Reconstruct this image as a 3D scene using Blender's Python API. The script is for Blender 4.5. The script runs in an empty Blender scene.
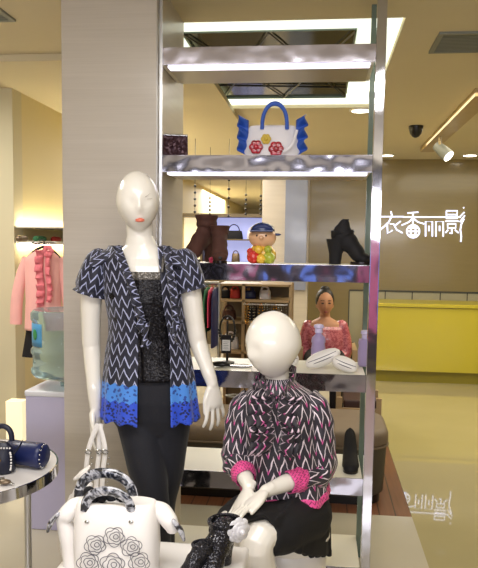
import bpy, bmesh, math, random
from mathutils import Vector, Matrix, noise
random.seed(7)
PI = math.pi
SC = bpy.context.scene
COL = SC.collection

# ------------------------------------------------------------------ camera
F = 700.0; W_, H_ = 478.0, 568.0
CAM = Vector((0, 0, 1.5))
YAW = math.atan(81/F); PIT = math.atan(62/F); CY = 308.0; ROL = math.radians(0.8)
fw = Vector((-math.sin(YAW)*math.cos(PIT), math.cos(YAW)*math.cos(PIT), -math.sin(PIT)))
r0 = Vector((math.cos(YAW), math.sin(YAW), 0)); u0 = r0.cross(fw)
rt = r0*math.cos(ROL) + u0*math.sin(ROL); up = u0*math.cos(ROL) - r0*math.sin(ROL)
cd = bpy.data.cameras.new('camera'); cam = bpy.data.objects.new('camera', cd); COL.objects.link(cam)
cd.sensor_fit = 'VERTICAL'; cd.sensor_height = 24; cd.lens = 24*F/H_; cd.shift_y = (CY-H_/2)/H_; cd.clip_start = .02
cam.matrix_world = Matrix(((rt.x, up.x, -fw.x, CAM.x), (rt.y, up.y, -fw.y, CAM.y), (rt.z, up.z, -fw.z, CAM.z), (0, 0, 0, 1)))
SC.camera = cam
def ray(px, py): return fw + rt*((px-W_/2)/F) + up*((CY-py)/F)
def P(px, py, Y):                  # where the line of sight meets the upright plane at distance Y
    d = ray(px, py); return CAM + d*(Y/d.y)
def PZ(px, py, z):                 # where it meets the level plane at height z
    d = ray(px, py); return CAM + d*((z-CAM.z)/d.z)
def PX(px, py, X):
    d = ray(px, py); return CAM + d*(X/d.x)

# ------------------------------------------------------------------ materials
def lin(c):
    if isinstance(c, str):
        c = c.lstrip('#'); c = [int(c[i:i+2], 16)/255 for i in (0, 2, 4)]
    return tuple(x/12.92 if x <= .04045 else ((x+.055)/1.055)**2.4 for x in c[:3]) + (1,)
class NT:
    def __init__(s, name):
        s.m = bpy.data.materials.new(name); s.m.use_nodes = True; s.t = s.m.node_tree
        s.b = s.t.nodes['Principled BSDF']
    def n(s, ty, **k):
        x = s.t.nodes.new(ty)
        for a, v in k.items(): setattr(x, a, v)
        return x
    def l(s, a, b): s.t.links.new(a, b)
    def val(s, sock, v):
        if hasattr(v, 'is_linked') or isinstance(v, bpy.types.NodeSocket): s.l(v, sock)
        else: sock.default_value = v
    def math(s, op, a, b=None, c=None):
        x = s.n('ShaderNodeMath', operation=op); s.val(x.inputs[0], a)
        if b is not None: s.val(x.inputs[1], b)
        if c is not None: s.val(x.inputs[2], c)
        return x.outputs[0]
    def mix(s, f, a, b):
        x = s.n('ShaderNodeMix', data_type='RGBA'); s.val(x.inputs[0], f)
        s.val(x.inputs[6], a); s.val(x.inputs[7], b); return x.outputs[2]
    def coord(s, kind='Object', scale=(1, 1, 1)):
        tc = s.n('ShaderNodeTexCoord'); mp = s.n('ShaderNodeMapping'); mp.inputs['Scale'].default_value = scale
        s.l(tc.outputs[kind], mp.inputs[0]); return mp.outputs[0]
    def noise(s, scale, vec=None, detail=3):
        x = s.n('ShaderNodeTexNoise'); x.inputs['Scale'].default_value = scale; x.inputs['Detail'].default_value = detail
        if vec is not None: s.l(vec, x.inputs['Vector'])
        return x.outputs['Fac']
    def bump(s, h, strength=.2, dist=.005):
        x = s.n('ShaderNodeBump'); x.inputs['Strength'].default_value = strength; x.inputs['Distance'].default_value = dist
        s.l(h, x.inputs['Height']); s.l(x.outputs[0], s.b.inputs['Normal'])
def mat(name, c, rough=.5, metal=0, var=.08, nscale=12, bump=0, bscale=60, emit=None, estr=1, trans=0, ior=1.45, coat=0, alpha=1, stretch=(1, 1, 1), spec=None, sheen=0):
    k = NT(name); b = k.b
    v = k.coord('Object', stretch); nz = k.noise(nscale, v)
    base = lin(c); lo = tuple(x*(1-var) for x in base[:3])+(1,); hi = tuple(min(1, x*(1+var)) for x in base[:3])+(1,)
    k.l(k.mix(nz, lo, hi), b.inputs['Base Color'])
    b.inputs['Roughness'].default_value = rough; b.inputs['Metallic'].default_value = metal
    b.inputs['IOR'].default_value = ior; b.inputs['Transmission Weight'].default_value = trans
    b.inputs['Coat Weight'].default_value = coat; b.inputs['Coat Roughness'].default_value = .08
    b.inputs['Sheen Weight'].default_value = sheen
    if spec is not None: b.inputs['Specular IOR Level'].default_value = spec
    if emit: b.inputs['Emission Color'].default_value = lin(emit); b.inputs['Emission Strength'].default_value = estr
    if alpha < 1: b.inputs['Alpha'].default_value = alpha
    if bump: k.bump(k.noise(bscale, v), bump)
    return k.m
def grain(name, c1, c2, rough=.35, coat=.2):
    k = NT(name); v = k.coord('Object', (1.2, 1.2, 110)); a = k.noise(2.2, v, 6)
    v2 = k.coord('Object', (1, 1, 18)); b2 = k.noise(1.5, v2, 2)
    f = k.math('MULTIPLY_ADD', b2, .5, k.math('MULTIPLY', a, .5))
    k.l(k.mix(f, lin(c1), lin(c2)), k.b.inputs['Base Color']); k.b.inputs['Roughness'].default_value = rough
    k.b.inputs['Coat Weight'].default_value = coat; k.b.inputs['Coat Roughness'].default_value = .15
    k.bump(a, .05, .002); return k.m
def chrome(name, c, rough, wob=0):
    k = NT(name); k.b.inputs['Base Color'].default_value = lin(c); k.b.inputs['Metallic'].default_value = 1
    k.b.inputs['Roughness'].default_value = rough
    v = k.coord('Object', (1, 1, 1)); k.bump(k.noise(5, v, 2), max(wob, .02), .02); return k.m
def chevron(name, base, line, p, row, mode, thr=None, line2=None, cols=None, thick=.13):
    k = NT(name); tc = k.n('ShaderNodeTexCoord'); sp = k.n('ShaderNodeSeparateXYZ'); k.l(tc.outputs['UV'], sp.inputs[0])
    U, V = sp.outputs[0], sp.outputs[1]
    wn = k.noise(30, tc.outputs['UV'], 2)
    U2 = k.math('MULTIPLY_ADD', k.math('SUBTRACT', wn, .5), .012, U)
    fu = k.math('FRACT', k.math('DIVIDE', U2, p))
    tri = k.math('ABSOLUTE', k.math('MULTIPLY_ADD', fu, 2, -1))
    w = k.math('ADD', k.math('DIVIDE', V, row), k.math('MULTIPLY', tri, mode))
    fr = k.math('FRACT', w); side = k.math('LESS_THAN', fu, .5)
    t = k.math('MULTIPLY_ADD', side, .10, thick)
    m = k.math('LESS_THAN', fr, t)
    linec = lin(line)
    if line2:
        vtx = k.math('GREATER_THAN', tri, .8); linec = k.mix(vtx, lin(line), lin(line2))
    out = k.mix(m, lin(base), linec)
    if thr:
        vo = k.n('ShaderNodeTexVoronoi'); vo.inputs['Scale'].default_value = 95; k.l(tc.outputs['UV'], vo.inputs['Vector'])
        spot = k.math('LESS_THAN', vo.outputs['Distance'], .42)
        vo2 = k.n('ShaderNodeTexVoronoi'); vo2.inputs['Scale'].default_value = 70; k.l(tc.outputs['UV'], vo2.inputs['Vector'])
        spot2 = k.math('LESS_THAN', vo2.outputs['Distance'], .36)
        Vn = k.math('MULTIPLY_ADD', k.math('SUBTRACT', tri, .5), .012, V)
        up_ = k.mix(spot2, lin(cols[0]), lin(cols[1])); lo_ = k.mix(spot, lin(cols[2]), lin(cols[3]))
        h = k.mix(k.math('LESS_THAN', Vn, thr[1]), up_, lo_)
        out = k.mix(k.math('LESS_THAN', Vn, thr[0]), out, h)
    k.l(out, k.b.inputs['Base Color']); k.b.inputs['Roughness'].default_value = .6
    k.b.inputs['Sheen Weight'].default_value = .15
    k.bump(k.noise(40, tc.outputs['UV'], 3), .25, .004); return k.m
def sequin(name, c, scale, hi=.25):
    k = NT(name); v = k.coord('Object'); vo = k.n('ShaderNodeTexVoronoi'); vo.inputs['Scale'].default_value = scale; k.l(v, vo.inputs['Vector'])
    k.b.inputs['Base Color'].default_value = lin(c); k.b.inputs['Roughness'].default_value = hi; k.b.inputs['Metallic'].default_value = .5
    nm = k.n('ShaderNodeVectorMath', operation='SUBTRACT'); k.l(vo.outputs['Color'], nm.inputs[0]); nm.inputs[1].default_value = (.5, .5, .5)
    sc = k.n('ShaderNodeVectorMath', operation='SCALE'); k.l(nm.outputs[0], sc.inputs[0]); sc.inputs['Scale'].default_value = .8
    g = k.n('ShaderNodeNewGeometry'); ad = k.n('ShaderNodeVectorMath', operation='ADD'); k.l(g.outputs['Normal'], ad.inputs[0]); k.l(sc.outputs[0], ad.inputs[1])
    no = k.n('ShaderNodeVectorMath', operation='NORMALIZE'); k.l(ad.outputs[0], no.inputs[0]); k.l(no.outputs[0], k.b.inputs['Normal']); return k.m
def marble(name, a, b_, scale):
    k = NT(name); v = k.coord('Object'); n = k.n('ShaderNodeTexNoise'); n.inputs['Scale'].default_value = scale; n.inputs['Detail'].default_value = 5; n.inputs['Distortion'].default_value = 2
    k.l(v, n.inputs['Vector']); r = k.n('ShaderNodeValToRGB'); r.color_ramp.elements[0].position = .45; r.color_ramp.elements[1].position = .58
    r.color_ramp.elements[0].color = lin(a); r.color_ramp.elements[1].color = lin(b_); k.l(n.outputs['Fac'], r.inputs[0]); k.l(r.outputs[0], k.b.inputs['Base Color'])
    k.b.inputs['Roughness'].default_value = .2; k.b.inputs['Coat Weight'].default_value = .6; return k.m
def glow(name, c, s): return mat(name, c, emit=c, estr=s, var=.02)
def tilefloor(name, c, c2, rough, sx, sy, off=(0, 0), ior=1.5, grout='#8a8270'):
    k = NT(name); tc = k.n('ShaderNodeTexCoord'); sp = k.n('ShaderNodeSeparateXYZ'); k.l(tc.outputs['Object'], sp.inputs[0])
    fx = k.math('FRACT', k.math('DIVIDE', k.math('SUBTRACT', sp.outputs[0], off[0]), sx)); fy = k.math('FRACT', k.math('DIVIDE', k.math('SUBTRACT', sp.outputs[1], off[1]), sy))
    gx = k.math('LESS_THAN', k.math('MULTIPLY', fx, sx), .004); gy = k.math('LESS_THAN', k.math('MULTIPLY', fy, sy), .006)
    g = k.math('MAXIMUM', gx, gy); nz = k.noise(1.7, k.coord(), 4)
    k.l(k.mix(g, k.mix(nz, lin(c), lin(c2)), lin(grout)), k.b.inputs['Base Color'])
    k.b.inputs['Roughness'].default_value = rough; k.b.inputs['IOR'].default_value = ior; return k.m
def woodfloor():
    k = NT('wood_floor'); tc = k.n('ShaderNodeTexCoord'); sp = k.n('ShaderNodeSeparateXYZ'); k.l(tc.outputs['Object'], sp.inputs[0])
    d = k.math('DIVIDE', sp.outputs[0], .09); f = k.math('FRACT', d); g = k.math('LESS_THAN', f, .07)
    nz = k.noise(6, k.coord('Object', (9, .5, 1)), 5)
    k.l(k.mix(g, k.mix(nz, lin('#5a3420'), lin('#87573a')), lin('#241208')), k.b.inputs['Base Color']); k.b.inputs['Roughness'].default_value = .4; return k.m

M = {}
M['ceil'] = mat('ceiling_paint', '#d3c8aa', .8, var=.03, nscale=2)
M['cove'] = mat('cove_paint', '#efeee6', .7, var=.02)
M['sky'] = mat('smoked_mirror', '#55584c', .12, metal=.6, var=.35, nscale=4)
M['beige'] = grain('grained_laminate', '#afa596', '#cdc4b7')
M['signwall'] = mat('sign_wall_laminate', '#8f8055', .22, var=.06, nscale=3, stretch=(1, 1, 14), coat=.3)
M['dado'] = mat('dado_panel', '#b0aa8e', .3, var=.04, nscale=2)
M['line'] = mat('dark_joint', '#4a4a40', .5)
M['yellow'] = mat('yellow_lacquer', '#c0b236', .28, var=.04, nscale=2, coat=.3)
M['yellowdk'] = mat('yellow_plinth', '#8f8428', .4)
M['chrome'] = chrome('chrome', '#c6c6ce', .07, .12)
M['chromewavy'] = chrome('polished_steel_sheet', '#c4c0cc', .14, .3)
M['panelmirror'] = chrome('mirror_shelf_edge', '#a5a3ae', .09, .45)
M['steel'] = chrome('brushed_steel', '#c8c8c8', .3)
M['shelftop'] = mat('shelf_laminate', '#e6e3d6', .35, var=.03)
M['glassedge'] = mat('green_glass_edge', '#7f9084', .1, trans=.3)
M['whitelight'] = glow('shelf_tube_light', '#f2ecff', 1.6)
M['whiteglow'] = glow('cove_and_lamp_glow', '#f6fff2', 1.0)  # far ceiling lights, and the glow put into the cove border
M['led'] = glow('led_strip', '#fff0c8', 30)
M['lamp'] = glow('lamp_lens', '#fff6e6', 9)
M['neon'] = glow('neon_white', '#dfe4ff', 1.5)
M['mann'] = mat('mannequin_lacquer', '#ebe6dc', .25, var=.02, coat=.5)
M['lips'] = mat('lip_paint', '#d8745c', .4, var=.05)
M['brow'] = mat('faint_grey_brow', '#b3aa9c', .5)
M['print'] = chevron('blue_chevron_chiffon', '#14162a', '#b0b4d4', .037, .045, .85, thr=(1.5-(385-245)*2.6/F, 1.5-(402-245)*2.6/F), cols=('#4a8be0', '#2a4c9a', '#2a4fd0', '#14205a'))
M['printr'] = chevron('navy_chevron_ruffle', '#14162a', '#a6abd0', .036, .040, .85)
M['pprint'] = chevron('pink_chevron_chiffon', '#2c2832', '#e6d8e0', .038, .056, 1.0, line2='#d8559c', thick=.15)
M['pprintr'] = chevron('pink_chevron_ruffle', '#1d1822', '#d6bccb', .03, .044, .9, line2='#c85a98')
M['pinkhem'] = chevron('hot_pink_hem_print', '#e84f96', '#5c1638', .016, .018, .7)
M['cami'] = sequin('black_sequins', '#121016', 420, .3)
M['camitrim'] = sequin('silver_sequins', '#6f6b66', 300)
M['pants'] = mat('navy_black_denim', '#15161f', .75, var=.2, nscale=60, bump=.2, bscale=300, sheen=.1)
M['skirt'] = mat('black_crepe', '#121114', .8, var=.2, nscale=30, bump=.15, bscale=200)
M['glit'] = sequin('black_glitter', '#2a292e', 300, .14)
M['crystal'] = mat('clear_crystal_petal', '#f2f0f4', .08, trans=.3, var=.05)
M['whiteplinth'] = mat('white_plinth_lacquer', '#ebe7e2', .3, var=.02)
M['whitebag'] = mat('white_leather', '#eeeae6', .35, var=.03, bump=.15, bscale=25)
M['marb'] = marble('grey_marbled_resin', '#23262f', '#b9bac2', 28)
M['blackfur'] = mat('black_fur', '#0c0c12', .9, var=.3, bump=.8, bscale=150)
M['inkline'] = mat('dark_print_ink', '#3a3a48', .5)
M['rivet'] = chrome('rivet_metal', '#b9b9b5', .2)
M['tabletop'] = mat('white_table_top', '#dcd8d6', .25, var=.03)
M['navy'] = mat('navy_leather', '#1b2450', .35, var=.15, bump=.3, bscale=20)
M['navydk'] = mat('dark_navy_leather', '#14182c', .4, var=.15)
M['gold'] = chrome('gold', '#e0a63c', .25)
M['cooler'] = mat('cooler_plastic', '#bdb9d6', .35, var=.02)
M['coolert'] = mat('cooler_white', '#dfe0e8', .35, var=.02)
M['bottle'] = mat('water_bottle_plastic', '#b4cdd4', .05, trans=.75, ior=1.15, var=.03)
M['labelb'] = mat('blue_label', '#4f97c9', .4)
M['leaf'] = mat('green_leaf_print', '#2d8a4e', .4)
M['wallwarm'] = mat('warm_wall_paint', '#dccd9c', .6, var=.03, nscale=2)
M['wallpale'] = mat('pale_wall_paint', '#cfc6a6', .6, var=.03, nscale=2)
M['pink'] = mat('pink_chiffon', '#eeb0aa', .7, var=.08, bump=.3, bscale=30, sheen=.3)
M['pinkruf'] = mat('pink_ruffle_cloth', '#d9747e', .7, var=.25, nscale=40, bump=.4)
M['blackcloth'] = mat('black_cloth', '#17161b', .8, var=.2)
M['brownleather'] = mat('brown_suede', '#4a2b21', .8, var=.25, bump=.5, bscale=45)
M['blacksuede'] = mat('black_suede', '#0f0d10', .75, var=.3, bump=.4, bscale=45)
M['heel'] = mat('heel_lacquer', '#1b1414', .2)
M['sofa'] = mat('taupe_upholstery', '#766654', .6, var=.08, bump=.2, bscale=120)
M['sofadk'] = mat('dark_taupe_skirt', '#4a4338', .6, var=.1, bump=.2, bscale=120)
M['woodlt'] = mat('light_wood', '#a58b66', .4, var=.1, stretch=(1, 1, 8))
M['chairbr'] = mat('dark_brown_chair', '#3a221a', .5, var=.15)
M['skin'] = mat('skin', '#bb8765', .5, var=.06)
M['hair'] = mat('black_hair', '#15100e', .45, var=.3, bump=.4, bscale=80)
M['blousef'] = marble('pink_floral_cloth', '#c9727a', '#a24c58', 30)
M['eye'] = mat('dark_eye', '#1c1210', .3)
M['lipw'] = mat('muted_lip', '#8a4238', .4)
M['lilac'] = mat('lilac_plastic', '#b7a6d6', .3, trans=.25, var=.05)
M['lilacc'] = mat('pale_lilac_cap', '#cfc6ea', .3)
M['blue'] = mat('royal_blue_cloth', '#2b55b0', .5, var=.15, bump=.3, bscale=40)
M['bagwhite'] = mat('white_canvas', '#e3e0e2', .5, var=.04, bump=.2)
M['red'] = marble('red_flower_cloth', '#b81c30', '#7c1020', 60)
M['yellowp'] = mat('yellow_petal', '#c9ac3a', .5)
M['studclutch'] = sequin('dark_sequinned_clutch', '#3a2028', 130, .3)
M['peach'] = mat('peach_glaze', '#e3b288', .25, coat=.4)
M['capblue'] = mat('navy_glaze', '#223060', .25, coat=.4)
M['fred'] = mat('red_glaze', '#c8342a', .25, coat=.4, var=.2)
M['fyel'] = mat('yellow_glaze', '#e3b63a', .25, coat=.4, var=.2)
M['fgrn'] = mat('green_glaze', '#a9b23a', .25, coat=.4, var=.2)
M['vent'] = mat('vent_grey', '#7d8078', .5)
M['ventslat'] = mat('vent_slat', '#5c625c', .5)
M['track'] = mat('track_beige', '#b09a6c', .5)
M['black'] = mat('black_plastic', '#151312', .3)
M['tag'] = mat('paper_tag', '#e6e4e0', .6)
M['lavpanel'] = glow('backlit_lavender_panel', '#a9b0e8', .75)
M['creampanel'] = glow('backlit_cream_panel', '#f3e4bd', .8)
M['frost'] = mat('frosted_blue_glass', '#8b91a6', .18, var=.1, nscale=3, coat=.4)
M['bagpink'] = mat('pink_bag_leather', '#c83a5c', .4)
M['baggreen'] = mat('green_cloth', '#2c6a46', .6)
M['bagred'] = mat('red_cloth', '#c23a34', .6)
M['darkunit'] = mat('dark_wood_unit', '#5f5138', .45, var=.15, stretch=(1, 1, 6))
M['floorp'] = tilefloor('pale_floor_tile', '#b3ac9b', '#c2bbaa', .13, 3.0, 1.0, (.507, 2.84))
M['floorg'] = tilefloor('polished_olive_floor', '#a0966f', '#aea47e', .022, 50, 50, (-9, -9), ior=1.62)
M['wood'] = woodfloor()
M['brownitem'] = mat('brown_metal', '#7a6a58', .35, metal=.6)
M['mallpink'] = glow('added_pink_window', '#d0709c', .55)
M['mallblue'] = glow('added_blue_window', '#6f90f0', 1.2)
M['mallwhite'] = glow('added_white_window', '#f0ecff', 1.2)
M['mallwall'] = mat('mall_wall', '#6c6674', .6)

# ------------------------------------------------------------------ mesh helpers
def nb(): return bmesh.new()
def box(bm, a, b, bev=0):
    a, b = Vector(a), Vector(b)
    t = nb(); bmesh.ops.create_cube(t, size=1)
    for v in t.verts: v.co = Vector(((v.co.x+.5)*(b.x-a.x)+a.x, (v.co.y+.5)*(b.y-a.y)+a.y, (v.co.z+.5)*(b.z-a.z)+a.z))
    if bev: bmesh.ops.bevel(t, geom=list(t.edges), offset=bev, segments=3, profile=.7, affect='EDGES')
    join(bm, t); return bm
def join(bm, t, mx=None):
    if mx is not None: t.transform(mx)
    me = bpy.data.meshes.new('tmp'); t.to_mesh(me); t.free(); bm.from_mesh(me); bpy.data.meshes.remove(me); return bm
def frame(d, ref=None):
    d = d.normalized(); r = Vector(ref) if ref is not None else (Vector((0, 0, 1)) if abs(d.z) < .9 else Vector((0, 1, 0)))
    s = r.cross(d)
    if s.length < 1e-5: s = Vector((1, 0, 0)).cross(d)
    s.normalize(); return s, d.cross(s).normalized()
def rings(bm, R, cap=True, closed=False):
    vs = [[bm.verts.new(p) for p in r] for r in R]; n = len(vs[0])
    prs = list(zip(vs[:-1], vs[1:]))
    if closed: prs.append((vs[-1], vs[0]))
    for a, b in prs:
        for i in range(n):
            j = (i+1) % n; bm.faces.new((a[i], a[j], b[j], b[i]))
    if cap and not closed:
        bm.faces.new(list(reversed(vs[0]))); bm.faces.new(vs[-1])
    return bm
def ell(c, s, n, rs, rn, k=20):
    return [c + s*(rs*math.cos(2*PI*i/k)) + n*(rn*math.sin(2*PI*i/k)) for i in range(k)]
def tube(bm, pts, r, k=10, ref=None, flat=1.0, closed=False, cap=True):
    pts = [Vector(p) for p in pts]; m = len(pts); R = []
    if not isinstance(r, (list, tuple)): r = [r]*m
    s0 = None
    for i, p in enumerate(pts):
        if closed: d = pts[(i+1) % m]-pts[i-1]
        else: d = pts[min(i+1, m-1)]-pts[max(i-1, 0)]
        if d.length < 1e-9: d = Vector((0, 0, 1))
        d.normalize()
        if s0 is None: s, n = frame(d, ref)
        else:
            s = (s0-d*s0.dot(d))
            s = s.normalized() if s.length > 1e-6 else frame(d)[0]
            n = d.cross(s).normalized()
        s0 = s; R.append(ell(p, s, n, r[i], r[i]*flat, k))
    return rings(bm, R, cap, closed)
def spline(pts, sub=6):
    pts = [Vector(p) for p in pts]; out = []
    for i in range(len(pts)-1):
        p0 = pts[max(i-1, 0)]; p1 = pts[i]; p2 = pts[i+1]; p3 = pts[min(i+2, len(pts)-1)]
        for j in range(sub):
            t = j/sub; out.append(.5*((2*p1)+(p2-p0)*t+(2*p0-5*p1+4*p2-p3)*t*t+(-p0+3*p1-3*p2+p3)*t**3))
    out.append(pts[-1]); return out
def lerpt(tab, x):
    if x <= tab[0][0]: return tab[0][1]
    for (a, u), (b, v) in zip(tab, tab[1:]):
        if x <= b: t = (x-a)/(b-a); return u+(v-u)*t
    return tab[-1][1]
def limb(bm, pts, rad, k=18, flat=1.0, sub=6, ref=None):
    n = len(pts); sp = spline(pts, sub); rr = []
    for i in range(len(sp)):
        t = i/(len(sp)-1)*(n-1); a = min(int(t), n-2); f = t-a; f = f*f*(3-2*f); rr.append(rad[a]+(rad[a+1]-rad[a])*f)
    # rounded ends
    d0 = (sp[0]-sp[1]).normalized(); d1 = (sp[-1]-sp[-2]).normalized()
    P0 = [sp[0]+d0*rr[0]*x for x in (.95, .7, .35)]; R0 = [rr[0]*x for x in (.3, .7, .93)]
    P1 = [sp[-1]+d1*rr[-1]*x for x in (.35, .7, .95)]; R1 = [rr[-1]*x for x in (.93, .7, .3)]
    return tube(bm, P0+sp+P1, R0+rr+R1, k, ref, flat)
def sphere(bm, c, r, k=16, sc=(1, 1, 1), mx=None):
    t = nb(); bmesh.ops.create_uvsphere(t, u_segments=k, v_segments=max(6, k//2+2), radius=r)
    for v in t.verts: v.co = Vector((v.co.x*sc[0], v.co.y*sc[1], v.co.z*sc[2]))
    if mx is not None: t.transform(mx)
    t.transform(Matrix.Translation(Vector(c))); return join(bm, t)
def lathe(bm, c, prof, k=32, sc=(1, 1)):
    c = Vector(c); R = [[c+Vector((r*math.cos(2*PI*i/k)*sc[0], r*math.sin(2*PI*i/k)*sc[1], z)) for i in range(k)] for r, z in prof]
    return rings(bm, R)
def prism(bm, poly, n, th):          # polygon (list of Vectors) extruded along n
    n = Vector(n).normalized()*th; a = [bm.verts.new(p) for p in poly]; b = [bm.verts.new(Vector(p)+n) for p in poly]; k = len(a)
    bm.faces.new(a); bm.faces.new(list(reversed(b)))
    for i in range(k): bm.faces.new((a[i], b[i], b[(i+1) % k], a[(i+1) % k]))
    return bm
def surf(f, nu, nv, closed=False):   # f(u,v) -> (point, uvU, uvV)
    bm = nb(); L = bm.loops.layers.uv.new('UVMap'); G = []
    for j in range(nv+1): G.append([(lambda q: (bm.verts.new(q[0]), q[1], q[2]))(f(i/nu, j/nv)) for i in range(nu+1)])
    for j in range(nv):
        for i in range(nu):
            q = (G[j][i], G[j][i+1], G[j+1][i+1], G[j+1][i]); fc = bm.faces.new([x[0] for x in q])
            for lp, x in zip(fc.loops, q): lp[L].uv = (x[1], x[2])
    return bm
def thicken(bm, th):
    me = bpy.data.meshes.new('t'); bm.to_mesh(me); bm.free(); o = bpy.data.objects.new('t', me); COL.objects.link(o)
    m = o.modifiers.new('s', 'SOLIDIFY'); m.thickness = th; m.offset = 0
    dg = bpy.context.evaluated_depsgraph_get(); me2 = bpy.data.meshes.new_from_object(o.evaluated_get(dg)); bpy.data.objects.remove(o); bpy.data.meshes.remove(me); return me2
def fuse(bm, vox=.004, sm=6):        # weld overlapping volumes into one continuous surface
    bmesh.ops.recalc_face_normals(bm, faces=list(bm.faces))
    me = bpy.data.meshes.new('t'); bm.to_mesh(me); bm.free(); o = bpy.data.objects.new('t', me); COL.objects.link(o)
    m = o.modifiers.new('r', 'REMESH'); m.mode = 'VOXEL'; m.voxel_size = vox; m.use_smooth_shade = True
    s = o.modifiers.new('s', 'SMOOTH'); s.factor = .5; s.iterations = sm
    dg = bpy.context.evaluated_depsgraph_get(); me2 = bpy.data.meshes.new_from_object(o.evaluated_get(dg)); bpy.data.objects.remove(o); bpy.data.meshes.remove(me); return me2
def obj(name, bm, m, parent=None, smooth=True, label=None, sharp=50):
    if isinstance(bm, bpy.types.Mesh): me = bm; me.name = name
    else:
        if not smooth or sharp: bmesh.ops.recalc_face_normals(bm, faces=list(bm.faces))
        me = bpy.data.meshes.new(name); bm.to_mesh(me); bm.free()
    me.materials.clear(); me.materials.append(m)
    for p in me.polygons: p.use_smooth = smooth
    if smooth and sharp: me.set_sharp_from_angle(angle=math.radians(sharp))
    o = bpy.data.objects.new(name, me); COL.objects.link(o)
    if parent is not None:
        o.parent = parent; o.matrix_parent_inverse = root_inv(parent)
    if label: o['label'] = label
    return o
def root_inv(p):
    mx = Matrix(); q = p; chain = []
    while q is not None: chain.append(q); q = q.parent
    for q in reversed(chain): mx = mx @ q.matrix_parent_inverse @ q.matrix_basis
    return mx.inverted()
def tag(o, label, cat, group=None, kind=None):
    o['label'] = label; o['category'] = cat
    if group: o['group'] = group
    if kind: o['kind'] = kind
    return o
def thing(name, label, cat, loc=(0, 0, 0), group=None):
    o = bpy.data.objects.new(name, None); COL.objects.link(o); o.location = loc; o.empty_display_size = .05; return tag(o, label, cat, group)
def struct(name, bm, m, parent=None, smooth=False, label=None):
    o = obj(name, bm, m, parent, smooth)
    if parent is None: o['kind'] = 'structure'
    if label: o['label'] = label
    return o
def single(name, bm, m, label, cat, group=None, smooth=True): return tag(obj(name, bm, m, None, smooth), label, cat, group)
def V3(*a): return Vector(a)

# ------------------------------------------------------------------ the setting
ZC = 2.6
cf = PZ(300, 20, ZC).y; cb = PZ(300, 108, ZC).y; cxr = PZ(405, 20, ZC).x; cxl = PZ(201, 108, ZC).x
X0, X1, Y0, Y1 = -4.0, 4.2, -3.4, 20
bm = nb()
for a, b in (((X0, Y0), (X1, cf)), ((X0, cb), (X1, Y1)), ((X0, cf), (cxl, cb)), ((cxr, cf), (X1, cb))):
    box(bm, (a[0], a[1], ZC), (b[0], b[1], ZC+.12))
struct('ceiling', bm, M['ceil'])
bm = nb(); box(bm, (cxl-.1, cf-.1, ZC+.125), (cxr+.1, cb+.1, ZC+.2)); struct('trim_1', bm, M['cove'], label='white recessed ceiling tray')
ZR = ZC+.025
lx0, lx1 = PZ(224, 97, ZR).x, PZ(345, 97, ZR).x; ly0, ly1 = PZ(270, 31, ZR).y, PZ(270, 98, ZR).y
t = thing('ceiling_skylight', 'dark glazed opening crossed by thin struts in the lit ceiling recess', 'skylight', ((lx0+lx1)/2, (ly0+ly1)/2, ZR))
bm = nb(); box(bm, (lx0, ly0, ZR+.01), (lx1, ly1, ZR+.03)); obj('dark_pane', bm, M['sky'], t, False)
for k in range(2):
    xa = lx0+(lx1-lx0)*k/2; xb = lx0+(lx1-lx0)*(k+1)/2
    bm = nb(); tube(bm, [(xa, ly0+.02, ZR), (xb, ly1-.02, ZR)], .005, 6); tube(bm, [(xb, ly0+.02, ZR-.004), (xa, ly1-.02, ZR-.004)], .005, 6); obj('cross_strut', bm, M['black'], t)
bm = nb()
for y in (ly0+.5, ly1-.45): tube(bm, [(lx0, y, ZR), (lx1, y+.12, ZR)], .007, 6)
obj('cross_strut', bm, M['black'], t)
bm = nb()
for x in (lx0, lx1): box(bm, (x-.006, ly0, ZR-.004), (x+.006, ly1, ZR+.03))
for y in (ly0, ly1): box(bm, (lx0, y-.006, ZR-.004), (lx1, y+.006, ZR+.03))
obj('pane_frame', bm, M['glassedge'], t, False)
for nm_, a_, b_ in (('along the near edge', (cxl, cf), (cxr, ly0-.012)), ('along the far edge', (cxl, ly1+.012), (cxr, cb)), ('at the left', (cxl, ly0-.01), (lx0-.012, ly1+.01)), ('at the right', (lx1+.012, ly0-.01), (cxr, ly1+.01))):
    t = thing('cove_border_glow', 'white cove border with added glow '+nm_+' of the dark skylight', 'light', ((a_[0]+b_[0])/2, (a_[1]+b_[1])/2, ZR))
    bm = nb(); box(bm, (a_[0]+.003, a_[1]+.003, ZR), (b_[0]-.003, b_[1]-.003, ZR+.03), .004); obj('glowing_border', bm, M['whiteglow'], t, False)  # border of the lit cove; its brightness is put in as emission

EX = PZ(412, 517, 0)
M['floorp'] = tilefloor('pale_floor_tile', '#b3ac9b', '#c2bbaa', .13, 3.0, 1.0, (EX.x, EX.y-1))
bm = nb(); box(bm, (X0, Y0, -.1), (EX.x, EX.y, 0)); box(bm, (X0, EX.y+2.4, -.1), (EX.x, Y1, 0)); struct('floor', bm, M['floorp'])
bm = nb(); box(bm, (EX.x, Y0, -.1), (X1, Y1, 0)); struct('floor', bm, M['floorg'], label='polished olive floor')
bm = nb(); box(bm, (X0, EX.y, -.1), (EX.x, EX.y+2.4, 0)); struct('floor', bm, M['wood'], label='dark wooden plank floor')

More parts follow.
